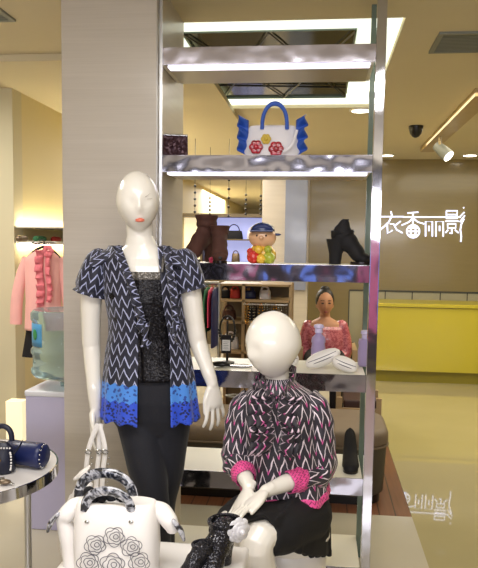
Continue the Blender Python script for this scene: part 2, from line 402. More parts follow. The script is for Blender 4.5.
YW = 9.0
wx = P(309, 200, YW).x
dz = P(430, 291, YW).z
dx0 = P(349, 300, YW).x
bm = nb(); box(bm, (wx, YW, dz), (X1, YW+.2, ZC)); box(bm, (wx, YW, 0), (dx0, YW+.2, dz)); box(bm, (wx, YW+.2, 0), (wx+.2, Y1, ZC)); struct('wall_back', bm, M['signwall'])
bm = nb(); box(bm, (dx0, YW, 0), (X1, YW+.2, dz-.02)); struct('wall_back', bm, M['dado'], label='pale panelled lower wall behind the counter')
bm = nb(); box(bm, (dx0, YW-.012, dz-.02), (X1, YW+.1, dz))
for px in (349, 376, 385, 412, 440, 467): x = P(px, 300, YW).x; box(bm, (x-.006, YW-.006, 0), (x+.006, YW+.1, dz-.02))
struct('trim_2', bm, M['line'], label='dark joints of the wall panels')
bm = nb(); box(bm, (X0, Y1, 0), (wx, Y1+.2, ZC)); struct('wall_far', bm, M['wallpale'])
bm = nb(); box(bm, (X1, Y0, 0), (X1+.2, YW+.2, ZC)); struct('wall_right', bm, M['signwall'])
# left wall with its corner
cn = PZ(12, 88, 2.56); SX, SY = cn.x, cn.y
bm = nb(); box(bm, (X0, SY, 0), (SX, SY+.15, 2.56)); struct('wall_left', bm, M['wallpale'], label='pale wall strip facing the shop front')
bm = nb(); box(bm, (SX-.15, SY+.15, 0), (SX, Y1, 2.56)); struct('wall_left', bm, M['wallwarm'], label='warm lit side wall of the alcove')
bm = nb(); box(bm, (X0-.1, Y0, 0), (X0, SY+.1, ZC)); struct('wall_left', bm, M['wallpale'], label='pale outer side wall')
sy = PZ(30, 54, ZC).y
CYf = 2.95; CX0 = P(63.5, 300, CYf).x; CX1 = P(156, 200, CYf).x; CYb = PX(183, 150, CX1).y
bm = nb(); box(bm, (X0, sy, 2.56), (CX1-.02, Y1, ZC-.001)); struct('trim_3', bm, M['ceil'], label='lowered ceiling soffit over the alcove')
bm = nb(); box(bm, (CX0, CYf, 0), (CX1, CYb, ZC)); struct('column', bm, M['beige'])['label'] = 'beige grained column in the shop window'
# far column with frosted glass
ca, cb2 = P(262, 220, 8.5), P(309, 220, 8.5)
bm = nb(); box(bm, (ca.x, 8.5, 0), (cb2.x, 8.9, ZC)); struct('column', bm, M['beige'])['label'] = 'far beige column beside the sign wall'
single('frosted_panel', box(nb(), (P(285, 220, 8.45).x, 8.46, P(290, 290, 8.45).z), (P(307, 220, 8.45).x, 8.49, ZC-.1), .003), M['frost'], 'tall bluish frosted glass panel on the far column', 'panel', smooth=False)
# opposite side of the mall, behind the viewer
bm = nb(); box(bm, (-4.1, Y0-.1, 0), (4.3, Y0, ZC)); struct('wall_front', bm, M['mallwall'])
for i, (x0, x1, z0, z1, m) in enumerate([(-3.6, -2.6, .4, 1.7, 'mallwhite'), (-2.2, -1.7, .5, 1.6, 'mallblue'), (-1.2, -.8, 1.1, 1.6, 'mallpink'), (-.3, .1, .9, 1.5, 'mallblue'), (.5, .8, .4, 1.7, 'mallpink'), (1.2, 1.7, .5, 1.7, 'mallblue'), (2.2, 3.8, .5, 1.7, 'mallwhite')]):
    struct('window_%d' % (i+1), box(nb(), (x0, Y0, z0), (x1, Y0+.03, z1)), M[m])  # unseen glowing panes, added for coloured reflections in the chrome and some fill

# ceiling fittings
def rectz(p0, p1, z):
    a = PZ(*p0, z); b = PZ(*p1, z); return a, b
a = PZ(434, 50, ZC); b = PZ(500, 33, ZC)
t = thing('ceiling_vent', 'grey louvred ceiling vent at the right', 'vent', (a.x+.35, (a.y+b.y)/2, ZC))
xa = PZ(434, 50, ZC).x; xb = xa+.62; ya, yb = PZ(450, 33, ZC).y, PZ(450, 50, ZC).y
def vent(t, xa, xb, ya, yb):
    bm = nb(); w = .025
    box(bm, (xa-w, ya-w, ZC-.012), (xb+w, ya, ZC)); box(bm, (xa-w, yb, ZC-.012), (xb+w, yb+w, ZC)); box(bm, (xa-w, ya, ZC-.012), (xa, yb, ZC)); box(bm, (xb, ya, ZC-.012), (xb+w, yb, ZC))
    obj('vent_frame', bm, M['vent'], t, False)
    bm = nb(); n = 12
    for k in range(n):
        y = ya+(yb-ya)*(k+.5)/n; box(bm, (xa, y-.006, ZC-.008), (xb, y+.006, ZC-.001))
    obj('louvre', bm, M['vent'], t, False); bm = nb(); box(bm, (xa, ya, ZC-.003), (xb, yb, ZC-.0005)); obj('backing', bm, M['ventslat'], t, False)
vent(t, xa, xb, ya, yb)
b = PZ(9, 18, ZC); t = thing('ceiling_vent', 'grey ceiling vent in the top left corner above the alcove', 'vent', (b.x-.3, b.y-.2, ZC)); vent(t, b.x-.5, b.x, b.y-.35, b.y)
# track light
a = PZ(427, 147, ZC); b = PZ(486, 88, ZC); d = (b-a); d.z = 0
t = thing('track_light', 'beige ceiling track carrying a small spotlight', 'light', (a+b)/2)
s_ = Vector((-d.normalized().y, d.normalized().x, 0))*.07
bm = nb(); prism(bm, [a-s_, b-s_, b+s_, a+s_], (0, 0, -1), .055); obj('track', bm, M['track'], t, False)
c = PZ(440, 136, ZC-.05); bm = nb(); tube(bm, [c+V3(0, 0, .0), c+V3(0, 0, -.09)], .012, 8); obj('stem', bm, M['track'], t)
h0 = c+V3(-.02, .05, -.08); h1 = h0+V3(.10, -.08, -.11); bm = nb(); tube(bm, [h0, h0*.5+h1*.5, h1], [.045, .055, .06], 16); hd = obj('spotlight_head', bm, M['vent'], t)
bm = nb(); dd = (h1-h0).normalized(); tube(bm, [h1+dd*.001, h1+dd*.006], .05, 16); obj('lens', bm, M['lamp'], hd)
c = PZ(416, 126, ZC); bm = nb(); lathe(bm, c, [(.065, 0), (.065, -.02), (.06, -.035), (.05, -.07), (.03, -.095), (.008, -.105)], 20); single('smoke_detector', bm, M['black'], 'black dome camera on the ceiling left of the track light', 'detector')
dl = [(387, 155, 'nearest the chrome shelf post'), (470, 155, 'by the right edge of the photo'), (361, 110, 'large and bright, seen above the shelf'), (193, 140, 'left of the white and blue bag'), (236, 165, ''), (203, 186, ''), (222, 176, ''), (244, 195, '')]
used = 0
for i, (px, py, w) in enumerate(dl):
    c = PZ(px, py, ZC); 
    if c.y > 18: continue
    t = thing('ceiling_downlight', ('round recessed ceiling downlight '+w) if w else 'round recessed ceiling downlight far back in the shop', 'light', c, 'recessed ceiling downlights')
    bm = nb(); lathe(bm, c, [(.095, 0), (.095, -.008), (.075, -.01), (.075, 0)], 24); obj('trim_ring', bm, M['cove'], t)
    bm = nb(); lathe(bm, c+V3(0, 0, -.002), [(.074, 0), (.07, -.008), (.01, -.012)], 24); obj('lens', bm, M['lamp'], t)
for (x0, x1, y) in ((222, 258, 203), (225, 255, 212)):
    a = PZ(x0, y-8, ZC); b = PZ(x1, y-8, ZC)
    bm = nb(); box(bm, (a.x, a.y-.25, ZC-.03), (b.x, a.y+.25, ZC-.005), .005); single('ceiling_light_panel', bm, M['whiteglow'], 'long white ceiling light far back, '+('the nearer one' if y == 203 else 'the farther one'), 'light', 'far ceiling light panels', False)

# sign
def sg(x, y): return P(370+x/4.426, 190+y/4.426, YW-.03)
t = thing('shop_sign', 'glowing white four character sign on the beige back wall', 'sign', sg(230, 150))
def chars(strokes):
    bm = nb()
    for st in strokes:
        r = .0092
        if isinstance(st, tuple): st, r = st
        tube(bm, [sg(*q) for q in st], r, 6)
    return bm
def circ(cx, cy, rx, ry, n=20, a0=0, a1=360): return [(cx+rx*math.cos(math.radians(a0+(a1-a0)*i/n)), cy+ry*math.sin(math.radians(a0+(a1-a0)*i/n))) for i in range(n+1)]
S = [[[(92, 94), (98, 116)], [(42, 118), (150, 118)], [(94, 120), (84, 140), (62, 162), (38, 182)], [(76, 148), (78, 192), (100, 178)], [(88, 150), (104, 150), (118, 176), (144, 190)], [(136, 138), (112, 156)]],
     [[(166, 102), (214, 98)], [(190, 100), (190, 155)], [(190, 124), (172, 142), (140, 156)], [(190, 124), (212, 142), (240, 150)], circ(191, 183, 28, 28), [(163, 183), (219, 183)], [(170, 168), (212, 168)], [(170, 199), (212, 199)], circ(191, 183, 11, 27)],
     [[(246, 206), (246, 140), (276, 140), (276, 206)], [(261, 158), (261, 182)], [(292, 206), (292, 140), (324, 140), (324, 206)], [(308, 158), (308, 182)]],
     [[(338, 92), (386, 92), (386, 126), (338, 126), (338, 92)], [(338, 109), (386, 109)], [(334, 138), (392, 138)], [(344, 150), (380, 150), (380, 168), (344, 168), (344, 150)], [(362, 168), (362, 194), (352, 190)], [(346, 176), (334, 190)], [(376, 176), (392, 190)], [(413, 76), (416, 81)], [(418, 98), (396, 120)], [(420, 112), (398, 142)], [(416, 128), (404, 152), (400, 176), (404, 206), (402, 230)]]]
for st in S: obj('character', chars(st), M['neon'], t)
obj('crossbar', chars([[(146, 120), (402, 120)]]), M['neon'], t)

# yellow counter
t = thing('reception_counter', 'long yellow lacquered reception counter below the glowing sign', 'counter', (2, 8, 0))
yc = 7.9; xc = P(373, 340, yc).x; zt = P(430, 304, yc).z; zb = P(430, 372, yc).z
bm = nb(); box(bm, (xc, yc, zb), (4.1, yc+.6, zt-.045), .005); obj('counter_front', bm, M['yellow'], t, False)
bm = nb(); box(bm, (xc-.02, yc-.02, zt-.04), (4.12, yc+.62, zt), .006); obj('counter_top', bm, M['yellow'], t, False)
bm = nb(); box(bm, (xc+.05, yc+.06, 0), (4.05, yc+.58, zb)); obj('counter_base', bm, M['yellowdk'], t, False)

# ------------------------------------------------------------------ chrome shelf unit
SF = 3.0; SB = 3.36; SL = CX1+.004; SR = P(368.5, 300, SF).x
t = shelf = thing('display_shelf', 'tall chrome display shelving unit standing against the beige column', 'shelf', ((SL+SR)/2, (SF+SB)/2, 0))
pz = [(45.5, 63), (155, 172), (264, 281), (372, 389), (474, 491), None]
tops = []
for i, q in enumerate(pz):
    if q: z1 = P(268, q[0], SF).z; z0 = P(268, q[1], SF).z
    else: z1, z0 = .1, .03
    tops.append(z1)
    bm = nb(); box(bm, (SL, SF+.004, z0+.004), (SR-.003, SB, z1-.002)); s = obj('shelf_board', bm, M['shelftop'], t, False)
    bm = nb()
    wv = M['chromewavy'] if i == 0 else M['panelmirror']
    box(bm, (SL, SF, z0), (SR, SF+.003, z1), .001); obj('front_panel', bm, wv, s, False)
    if i < 3: bm = nb(); box(bm, (SL+.02, SF+.01, z0), (SR-.02, SB-.005, z0+.003)); obj('underside_panel', bm, M['steel'], s, False)
    if i < 2: bm = nb(); box(bm, (SL+.03, SF+.012, z0-.010), (SR-.02, SF+.07, z0-.0005), .003); obj('light_tube', bm, M['whitelight'], s)
bm = nb(); box(bm, (SR, SF-.012, 0), (SR+.040, SF+.028, ZC), .003); obj('post', bm, M['chrome'], t, False)
bm = nb(); box(bm, (SR-.002, SB-.03, 0), (SR+.03, SB, ZC), .003); obj('post', bm, M['glassedge'], t, False)
bm = nb(); box(bm, (SL-.0015, SF-.01, 0), (SL+.012, SF+.0, ZC)); obj('edge_strip', bm, M['steel'], t, False)

# ------------------------------------------------------------------ figures
def hand(bm, w, d, n, s, sc=1, curls=(20, 25, 20), spread=.05, thumb=(.8, .55, .25), each=None):
    d = Vector(d).normalized(); n = Vector(n); n = (n-d*n.dot(d)).normalized(); s = Vector(s); s = (s-d*s.dot(d)-n*s.dot(n)).normalized()
    R = [ell(w+d*x*sc, s, n, a*sc, b*sc, 16) for x, a, b in ((-.03, .020, .018), (-.01, .022, .017), (.01, .025, .016), (.035, .034, .015), (.06, .038, .013), (.08, .037, .0115), (.092, .03, .008))]
    rings(bm, R)
    for k, (o, L, x0) in enumerate(((.029, .070, .080), (.0098, .079, .086), (-.0095, .073, .084), (-.028, .056, .074))):
        p = w+d*x0*sc*.85+s*o*sc*.95; q = [p]; ang = 0
        dd = (d+s*(o*spread/.029)).normalized()
        cs = each[k] if each else curls
        for m, c in enumerate(cs):
            ang += math.radians(c); seg = (.2+.46, .3, .24)[m]*L+(.012 if m == 0 else 0)
            q.append(q[-1]+(dd*math.cos(ang)+n*math.sin(ang))*seg*sc)
        limb(bm, q, [.0088*sc, .0082*sc, .0075*sc, .0062*sc], 10, sub=3)
    p = w+d*.02*sc+s*.02*sc; td = (d*thumb[0]+s*thumb[1]+n*thumb[2]).normalized(); td2 = (d*1.0+s*.15+n*thumb[2]).normalized()
    limb(bm, [p, p+td*.036*sc, p+td*.036*sc+td2*.032*sc, p+td*.036*sc+td2*.054*sc], [.0135*sc, .0108*sc, .0092*sc, .007*sc], 10, sub=3)
def head(bm, c, yaw, pitch, roll, hw, hd, hh, nose=1.0, ears=False):
    """ovoid head, face towards local -Y; hw/hd/hh = half width/depth/height"""
    t = nb(); bmesh.ops.create_uvsphere(t, u_segments=56, v_segments=40, radius=1)
    for v in t.verts:
        x, y, z = v.co; zz = z
        taper = 1-.34*max(0, -z)**1.7; x *= taper
        if y < 0: y *= 1-.16*max(0, -z)**2; y = y*(1-.05*math.exp(-((z+.02)/.16)**2)*math.exp(-((abs(v.co.x)-.36)/.2)**2)*1.6)
        else: y *= 1-.55*max(0, -z-.15)**1.0
        if v.co.y < -.2:
            y -= nose*.13*math.exp(-(x/.13)**2)*math.exp(-((z+.24)/.15)**2) + nose*.06*math.exp(-(x/.1)**2)*math.exp(-((z+.06)/.2)**2)
            y -= nose*.045*math.exp(-(x/.22)**2)*math.exp(-((z+.58)/.08)**2) + .04*math.exp(-(x/.25)**2)*math.exp(-((z+.85)/.12)**2)
        v.co = Vector((x*hw, y*hd, z*hh))
    mx = Matrix.Translation(c) @ Matrix.Rotation(yaw, 4, 'Z') @ Matrix.Rotation(pitch, 4, 'X') @ Matrix.Rotation(roll, 4, 'Y')
    if ears:
        for sx in (-1, 1): sphere(t, (sx*hw*.98, .01, -.02), .022, 10, (.35, .7, 1.2))
    join(bm, t, mx); return mx
def lips(mx, hw, hd, hh, name, m, parent, z=-.60, depth=1.02, ws=.8):
    bm = nb(); pts = []
    for (z0, r) in ((.015, .042), (-.03, .048)):
        pts = [V3(x*hw, -hd*(depth-.35*abs(x)**1.6)*(.88), (z+z0+(-.02*abs(x)*3))*hh) for x in [(-.26+.52*i/8)*ws for i in range(9)]]
        rr = [hh*r*math.sin(PI*(i+.6)/9.2) for i in range(9)]
        tube(bm, pts, rr, 8)
    bm.transform(mx); return obj(name, bm, m, parent)

# ---- standing mannequin
Q = 2.6; k1 = Q/F
def A(px, py, dy=0): return P(px, py, Q+dy)
man = thing('mannequin', 'tall white standing mannequin in a blue chevron jacket over black trousers', 'mannequin', (A(150, 400).x, Q, 0))
bm = nb()
hc = A(138, 202, -.02); HW, HD, HH = .081, .098, .114
hmx = head(bm, hc, math.radians(17), 0, math.radians(-3), HW, HD, HH, .8)
tor = [(139, 218, .050, .055, .01), (140, 236, .050, .050, .01), (141, 245, .060, .054, .01), (141, 252, .092, .06, .01), (141, 258, .130, .066, .01), (141.5, 266, .150, .076, .005), (142, 278, .140, .088, 0), (143, 295, .135, .106, 0), (144, 306, .130, .108, 0), (145.5, 320, .122, .092, 0), (147, 338, .108, .082, 0), (148, 355, .122, .09, 0), (149, 375, .147, .1, .01), (150, 395, .158, .108, .015), (151, 415, .155, .1, .02), (151, 428, .12, .08, .02)]
X_, Y_ = V3(1, 0, 0), V3(0, 1, 0)
rings(bm, [ell(A(a, b, e), X_, Y_, c, d, 32) for a, b, c, d, e in tor])
limb(bm, [A(98, 264), A(92, 290), A(91, 335, .02), A(92, 352, .02), A(94, 385, -.02), A(95, 408, -.03)], [.046, .042, .036, .034, .028, .021])
limb(bm, [A(184, 264), A(190, 290, .0), A(196, 330, .0), A(199, 345, 0), A(207, 368, -.02), A(212, 384, -.03)], [.046, .042, .035, .033, .027, .021])
hand(bm, A(95.5, 408, -.03), (.04, -.05, -1), (.9, -.3, 0), (0, -1, 0), .98, (8, 12, 10), thumb=(.85, .4, .3))
hand(bm, A(212.5, 384, -.03), (.14, -.06, -1), (-.5, .5, 0), (-.7, -1, 0), .98, (6, 14, 16), .25, thumb=(.9, .5, .1))
hipz = A(150, 420).z
def leg(bm, hp, kn, an, r=(.072, .046, .034), toe=(0, -1, 0)):
    m1 = hp*.5+kn*.5+V3(0, -.01, 0); m2 = kn*.6+an*.4+V3(0, .025, 0)
    limb(bm, [hp, m1, kn, m2, an], [r[0], r[0]*.86, r[1], r[1]*.95, r[2]])
    f = Vector(toe).normalized(); limb(bm, [an+V3(0, 0, -.01)-f*.02, an+f*.05+V3(0, 0, -.045), an+f*.13+V3(0, 0, -.085), an+f*.18+V3(0, 0, -.09)], [.035, .034, .032, .018], 14, .7)
LA = [A(137, 418, .0), A(155, 505, -.07), A(160, 612, -.03)]; LB = [A(170, 418, .02), A(161, 508, .05), A(162, 612, .08)]
LA[2].z = LB[2].z = .115
leg(bm, *LA, toe=(.2, -1, 0)); leg(bm, *LB, toe=(.2, -1, 0))
obj('body', fuse(bm, .0035, 5), M['mann'], man, sharp=None)
lips(hmx, HW, HD, HH, 'lips', M['lips'], man)
bm = nb()
for (x0, z0, x1, z1) in ((.28, .10, .52, .22), (.36, .04, .6, .06)): tube(bm, [V3(x0*HW, -HD*.93, z0*HH), V3((x0+x1)/2*HW, -HD*.9, (z0+z1)/2*HH), V3(x1*HW, -HD*.81, z1*HH)], .0009, 5)
bm.transform(hmx); obj('eyebrow', bm, M['brow'], man)
# camisole
cam_t = [(268, 141.5, .146, .090), (280, 142.5, .146, .102), (298, 143.5, .144, .118), (318, 145, .136, .107), (338, 147, .122, .097), (358, 148.5, .134, .104), (376, 149.5, .158, .116)]
def cami(u, v):
    py = 271+(377-271)*v; cx = lerpt([(a, b) for a, b, *_ in cam_t], py); rx = lerpt([(a, c) for a, b, c, d in cam_t], py); ry = lerpt([(a, d) for a, b, c, d in cam_t], py)
    th = 2*PI*u; c = A(cx, py); return c+X_*rx*math.sin(th)+Y_*(-ry*math.cos(th)*(1+.02*math.sin(6*th))), u, v
top = obj('camisole', thicken(surf(cami, 64, 30), .003), M['cami'], man, sharp=None)
def ctrim(u, v): p, _, _ = cami(u, v*.07); c = A(141.5, 272); q = c+(p-c)*1.012; q.z = p.z; return q, u, v
obj('sequin_trim', thicken(surf(ctrim, 64, 3), .003), M['camitrim'], top, sharp=None)
def strap(x0, x1, y0, y1):
    bm = nb(); tube(bm, spline([A(x0, y0, -.085), A((x0+x1)/2, (y0+y1)/2, -.085), A(x1, y1, -.045)], 5), .005, 8, flat=.5); return bm
obj('strap', strap(122, 121, 272, 254), M['camitrim'], top)
obj('strap', strap(162, 164, 272, 254), M['camitrim'], top)
# trousers
bm = nb()
pt = [(362, 148.5, .137, .107, .005), (380, 149.5, .160, .118, .01), (398, 150, .170, .122, .015), (415, 151, .166, .112, .02), (430, 152, .130, .09, .02)]
rings(bm, [ell(A(b, a, e), X_, Y_, c, d, 32) for a, b, c, d, e in pt])
for L, sg_ in ((LA, -1), (LB, 1)):
    hp, kn, an = L; m1 = hp*.5+kn*.5; m2 = kn*.5+an*.5+V3(0, .02, 0)
    limb(bm, [hp+V3(0, 0, .02), m1, kn, m2, an], [.086, .076, .056, .050, .045], 22)
tr = obj('trousers', fuse(bm, .006, 4), M['pants'], man, sharp=None)
# jacket
JL = [(246, 108), (262, 97), (280, 101), (300, 104), (320, 107), (335, 107), (350, 104), (380, 101), (405, 100), (418, 99)]
JR = [(246, 172), (262, 186), (280, 187), (300, 187), (320, 188), (335, 189), (350, 192), (380, 197), (405, 200), (418, 202)]
IL = [(246, 121), (262, 127), (280, 134), (300, 141), (320, 145), (335, 145), (350, 146), (418, 146.5)]
IR = [(246, 162), (262, 165), (280, 168), (300, 170), (320, 173), (335, 175), (350, 176.5), (418, 179)]
JD = [(246, .080), (262, .100), (280, .118), (300, .134), (320, .120), (335, .112), (350, .118), (380, .135), (418, .150)]
def jack(u, v, off=0):
    py = 246+(417-246)*v; l, r, a, b, dp = [lerpt(T, py) for T in (JL, JR, IL, IR, JD)]
    cx = (l+r)/2; rx = (r-l)/2*k1; ry = dp; sc = k1
    fa = math.asin(max(-.98, min(.98, (a-cx)*sc/rx))); fb = math.asin(max(-.98, min(.98, (b-cx)*sc/rx)))
    th0 = fa; th1 = fb-2*PI; th = th0+(th1-th0)*u
    rip = max(0, (py-325)/90)*.045*math.sin(th*13)+max(0, (py-330)/90)*.02*math.sin(th*7+1)
    c = A(cx, py, .012); sh = 0
    if py < 262: sh = (262-py)/16*.0
    p = c+X_*(rx+off)*(1+rip*.7)*math.sin(th)-Y_*(ry+off)*(1+rip)*math.cos(th)
    if v > .97: p.z += .006*math.sin(th*17)
    return p, -th*.15, p.z
jk = obj('jacket', thicken(surf(jack, 150, 90), .002), M['print'], man, sharp=None)
# shoulder yoke + puff sleeves
def sleeve(c0, c1, r0_, r1_, nm):
    ax = (c1-c0); L = ax.length; s, n = frame(ax, (0, 1, 0))
    def f(u, v):
        th = 2*PI*u; r = r0_+(r1_-r0_)*math.sin(min(1, v*1.15)*PI*.55)
        if v > .84: r *= 1-(v-.84)*1.1
        if v > .93: r *= 1+(v-.93)*4+.08*math.sin(th*9)
        if v < .2: r *= math.sqrt(max(.0, v/.2))*.5+.5
        r *= 1+.04*math.sin(th*7+v*3)
        return c0+ax*v+s*r*math.cos(th)+n*r*math.sin(th), th*r1_, v*L+(0.02 if nm else 0)
    return surf(f, 44, 26)
obj('sleeve', thicken(sleeve(A(103, 250), A(91, 294, 0), .045, .066, 0), .002), M['printr' if 0 else 'pprintr' if 0 else 'printr'], jk, sharp=None)
obj('sleeve', thicken(sleeve(A(179, 250), A(191, 291, 0), .045, .062, 1), .002), M['printr'], jk, sharp=None)
def yoke(xa, xb, ya, yb):
    def f(u, v):     # from neck point over the shoulder
        th = PI*(u-.5)*1.15; px = xa+(xb-xa)*v; py = ya+(yb-ya)*v
        r = .055+.012*v; c = A(px, py+8, .01)
        return c+V3(0, math.sin(th)*r*1.15, math.cos(th)*r*.75), th*r, px*k1
    return surf(f, 20, 14)
obj('shoulder_yoke', thicken(yoke(119, 96, 248, 258), .003), M['printr'], jk, sharp=None)
obj('shoulder_yoke', thicken(yoke(163, 186, 248, 258), .003), M['printr'], jk, sharp=None)
def ruffle(pts, w, amp, freq, side, m, parent, nm='ruffle', th=.0018):
    sp = spline(pts, 14); n = len(sp); side = Vector(side).normalized()
    def f(u, v):
        i = min(int(u*(n-1)), n-2); fr = u*(n-1)-i; c = sp[i]*(1-fr)+sp[i+1]*fr
        d = (sp[i+1]-sp[i]).normalized(); a = u*freq*2*PI
        o = side*(w*v)+V3(0, -1, 0)*(amp*v*math.sin(a)+.012*math.sin(v*PI*.8))+d*(amp*.8*v*math.cos(a*1.3))
        return c+o, u*sum((sp[j+1]-sp[j]).length for j in range(0, n-1))*1.2, v*w*1.3+.02
    return obj(nm, thicken(surf(f, n*3, 6), th), m, parent, sharp=None)
ruffle([A(121, 246, -.07), A(130, 270, -.11), A(139, 295, -.135), A(146, 322, -.125)], .032, .010, 7, (-.9, 0, .1), M['printr'], jk)
ruffle([A(163, 246, -.07), A(166, 270, -.115), A(170, 295, -.135), A(173, 322, -.12)], .028, .010, 7, (.9, 0, .1), M['printr'], jk)
ruffle([A(140, 318, -.13), A(146, 326, -.14), A(150, 322, -.14), A(147, 338, -.14), A(152, 342, -.135)], .03, .012, 4, (-.5, 0, -.6), M['printr'], jk, 'bow')
ruffle([A(178, 316, -.13), A(173, 322, -.135), A(170, 330, -.135), A(175, 340, -.13)], .03, .012, 4, (.5, 0, -.6), M['printr'], jk, 'bow')

# ---- seated mannequin
Qs = 2.42; k2 = Qs/F
def B(px, py, dy=0): return P(px, py, Qs+dy)
sm = thing('mannequin', 'white seated mannequin in a pink trimmed chevron blouse and black skirt', 'mannequin', (B(283, 520).x, Qs, .0))
bm = nb()
hc2 = B(273.5, 344.5, -.03); HW2, HD2, HH2 = .087, .102, .116
hm2 = head(bm, hc2, math.radians(-52), math.radians(6), math.radians(-4), HW2, HD2, HH2, .55)
bt = [(276, 362, .046, .05, 0), (277, 378, .042, .045, .0), (278, 388, .05, .05, .0), (279, 394, .085, .06, .0), (280, 400, .115, .062, .0), (280.5, 408, .130, .07, 0), (281, 425, .128, .09, 0), (281, 440, .125, .105, 0), (282, 458, .122, .09, .01), (283, 475, .118, .09, .02), (284, 492, .145, .11, .03), (285, 512, .165, .13, .05), (285, 532, .165, .14, .05), (285, 545, .14, .12, .05)]
rings(bm, [ell(B(a, b, e), X_, Y_, c, d, 32) for a, b, c, d, e in bt])
LE, LW = B(238, 460, -.02), P(249, 487, 2.25)
RE, RW = B(318, 470, -.0), P(266, 491, 2.22)
limb(bm, [B(247, 408), B(239, 430, .0), LE, LE*.5+LW*.5, LW], [.034, .034, .033, .031, .022])
limb(bm, [B(312, 408), B(318, 440, .01), RE, RE*.5+RW*.5, RW], [.034, .034, .033, .031, .022])
LH = P(233, 514, 2.16)-LW; RH = P(233, 515, 2.13)-RW
hand(bm, LW+V3(0, 0, -.004), LH, (.15, -.5, -.9), (.95, -.2, 0), .92, (2, 8, 8), .05)
hand(bm, RW, RH, (-.2, -.5, -.9), (-.3, -.8, .35), .98, (4, 12, 10), .16, thumb=(.85, .45, .2))
KL = P(229, 529, 2.20); KR = P(257, 541, 2.15)
leg(bm, B(262, 512, .0), KL, V3(KL.x+.01, KL.y+.06, .12), (.068, .052, .036))
leg(bm, B(306, 514, .0), KR, V3(KR.x+.05, KR.y+.08, .12), (.068, .056, .036))
obj('body', fuse(bm, .0035, 5), M['mann'], sm, sharp=None)
lips(hm2, HW2, HD2, HH2, 'lips', M['mann'], sm)
# blouse
bl = [(377, 262, 292), (384, 258, 299), (391, 247, 312), (399, 241, 319), (410, 240, 322), (440, 243, 321), (465, 243, 324), (482, 241, 328), (492, 242, 330)]
bd = [(377, .056), (384, .066), (391, .078), (399, .092), (410, .105), (425, .118), (440, .13), (465, .128), (492, .135)]
def blo(u, v):
    py = 377+(491-377)*v; l = lerpt([(a, b) for a, b, c in bl], py); r = lerpt([(a, c) for a, b, c in bl], py)
    th = 2*PI*u+PI; rx = (r-l)/2*k2; ry = lerpt(bd, py); rip = .03*math.sin(th*11)*v+.03*math.sin(th*5+v*4)*v
    p = B((l+r)/2, py, .01)+X_*rx*math.sin(th)*(1+rip)-Y_*ry*math.cos(th)*(1+rip)
    if v > .93: p.z += -.01*math.cos(th)-.006*math.sin(th*9)
    return p, th*.14, p.z
bs = obj('blouse', thicken(surf(blo, 120, 60), .002), M['pprint'], sm, sharp=None)
def hemf(u, v): p, a, b = blo(u, .935+v*.065); c = B(283.5, 490, .01); q = c+(p-c)*1.03; q.z = p.z-.008; return q, a, b
obj('pink_hem', thicken(surf(hemf, 120, 6), .002), M['pinkhem'], bs, sharp=None)
def tsleeve(pts, rad, puff, uo):
    sp = spline(pts, 8); n = len(sp)
    fr = []; s0 = None
    for i in range(n):
        d = (sp[min(i+1, n-1)]-sp[max(i-1, 0)]).normalized()
        s = frame(d, (0, 1, 0))[0] if s0 is None else (s0-d*s0.dot(d)).normalized(); s0 = s; fr.append((s, d.cross(s)))
    acc = [0]
    for i in range(n-1): acc.append(acc[-1]+(sp[i+1]-sp[i]).length)
    def f(u, v):
        i = min(int(v*(n-1)), n-2); t = v*(n-1)-i; c = sp[i]*(1-t)+sp[i+1]*t; s, nn = fr[i]; s2, n2 = fr[i+1]; s = s*(1-t)+s2*t; nn = nn*(1-t)+n2*t
        th = 2*PI*u; r = lerpt([(k/(len(rad)-1), x) for k, x in enumerate(rad)], v); r *= 1+.05*math.sin(th*5+v*9)+puff*.05*math.sin(v*40+th*2)
        return c+s*r*math.cos(th)+nn*r*math.sin(th), th*.06+uo, -(acc[i]*(1-t)+acc[i+1]*t)
    return f
fl = tsleeve([B(252, 397), B(242, 412), B(238, 438, -.01), LE+V3(0, .0, 0), LE*.55+LW*.45], [.035, .046, .048, .050, .056, .054, .040], 1, 0)
s1 = obj('sleeve', thicken(surf(fl, 44, 60), .002), M['pprint'], bs, sharp=None)
fr2 = tsleeve([B(306, 397), B(317, 412), B(319, 440, 0), RE+V3(0, 0, 0), RE*.6+RW*.4], [.035, .048, .050, .052, .058, .056, .044], 1, .3)
s2 = obj('sleeve', thicken(surf(fr2, 44, 60), .002), M['pprint'], bs, sharp=None)
def cuff(pts, rad): return thicken(surf(tsleeve(pts, rad, 0, 0), 36, 10), .002)
obj('pink_cuff', cuff([LE*.58+LW*.42, LE*.45+LW*.55, LE*.3+LW*.7], [.041, .042, .033]), M['pinkhem'], s1, sharp=None)
obj('pink_cuff', cuff([RE*.64+RW*.36, RE*.53+RW*.47, RE*.38+RW*.62], [.046, .047, .036]), M['pinkhem'], s2, sharp=None)
# collar and jabot
ruffle([B(252, 392, -.01), B(262, 388, -.075), B(272, 400, -.11), B(280, 402, -.115), B(288, 390, -.08), B(296, 376, -.02), B(290, 372, .05), B(270, 372, .06), B(256, 384, .03)], .030, .008, 9, (0, -.3, 1), M['pprintr'], bs, 'collar_ruffle')
ruffle([B(262, 386, -.06), B(268, 396, -.11), B(276, 404, -.125)], .03, .008, 4, (0, -.2, 1), M['pprintr'], bs, 'collar_ruffle')
for i, (x0, x1, sx, w) in enumerate(((268, 266, -1, .055), (276, 272, -.8, .05), (281, 280, .8, .05), (288, 284, 1, .05))):
    ruffle([B(x0, 394, -.10-.006*i), B((x0+x1)/2-3, 415, -.145), B((x0+x1)/2+1, 432, -.155), B(x1-2, 452, -.15)], w, .022, 6, (sx, -.35, -.1), M['pprintr'], bs, 'jabot_ruffle')
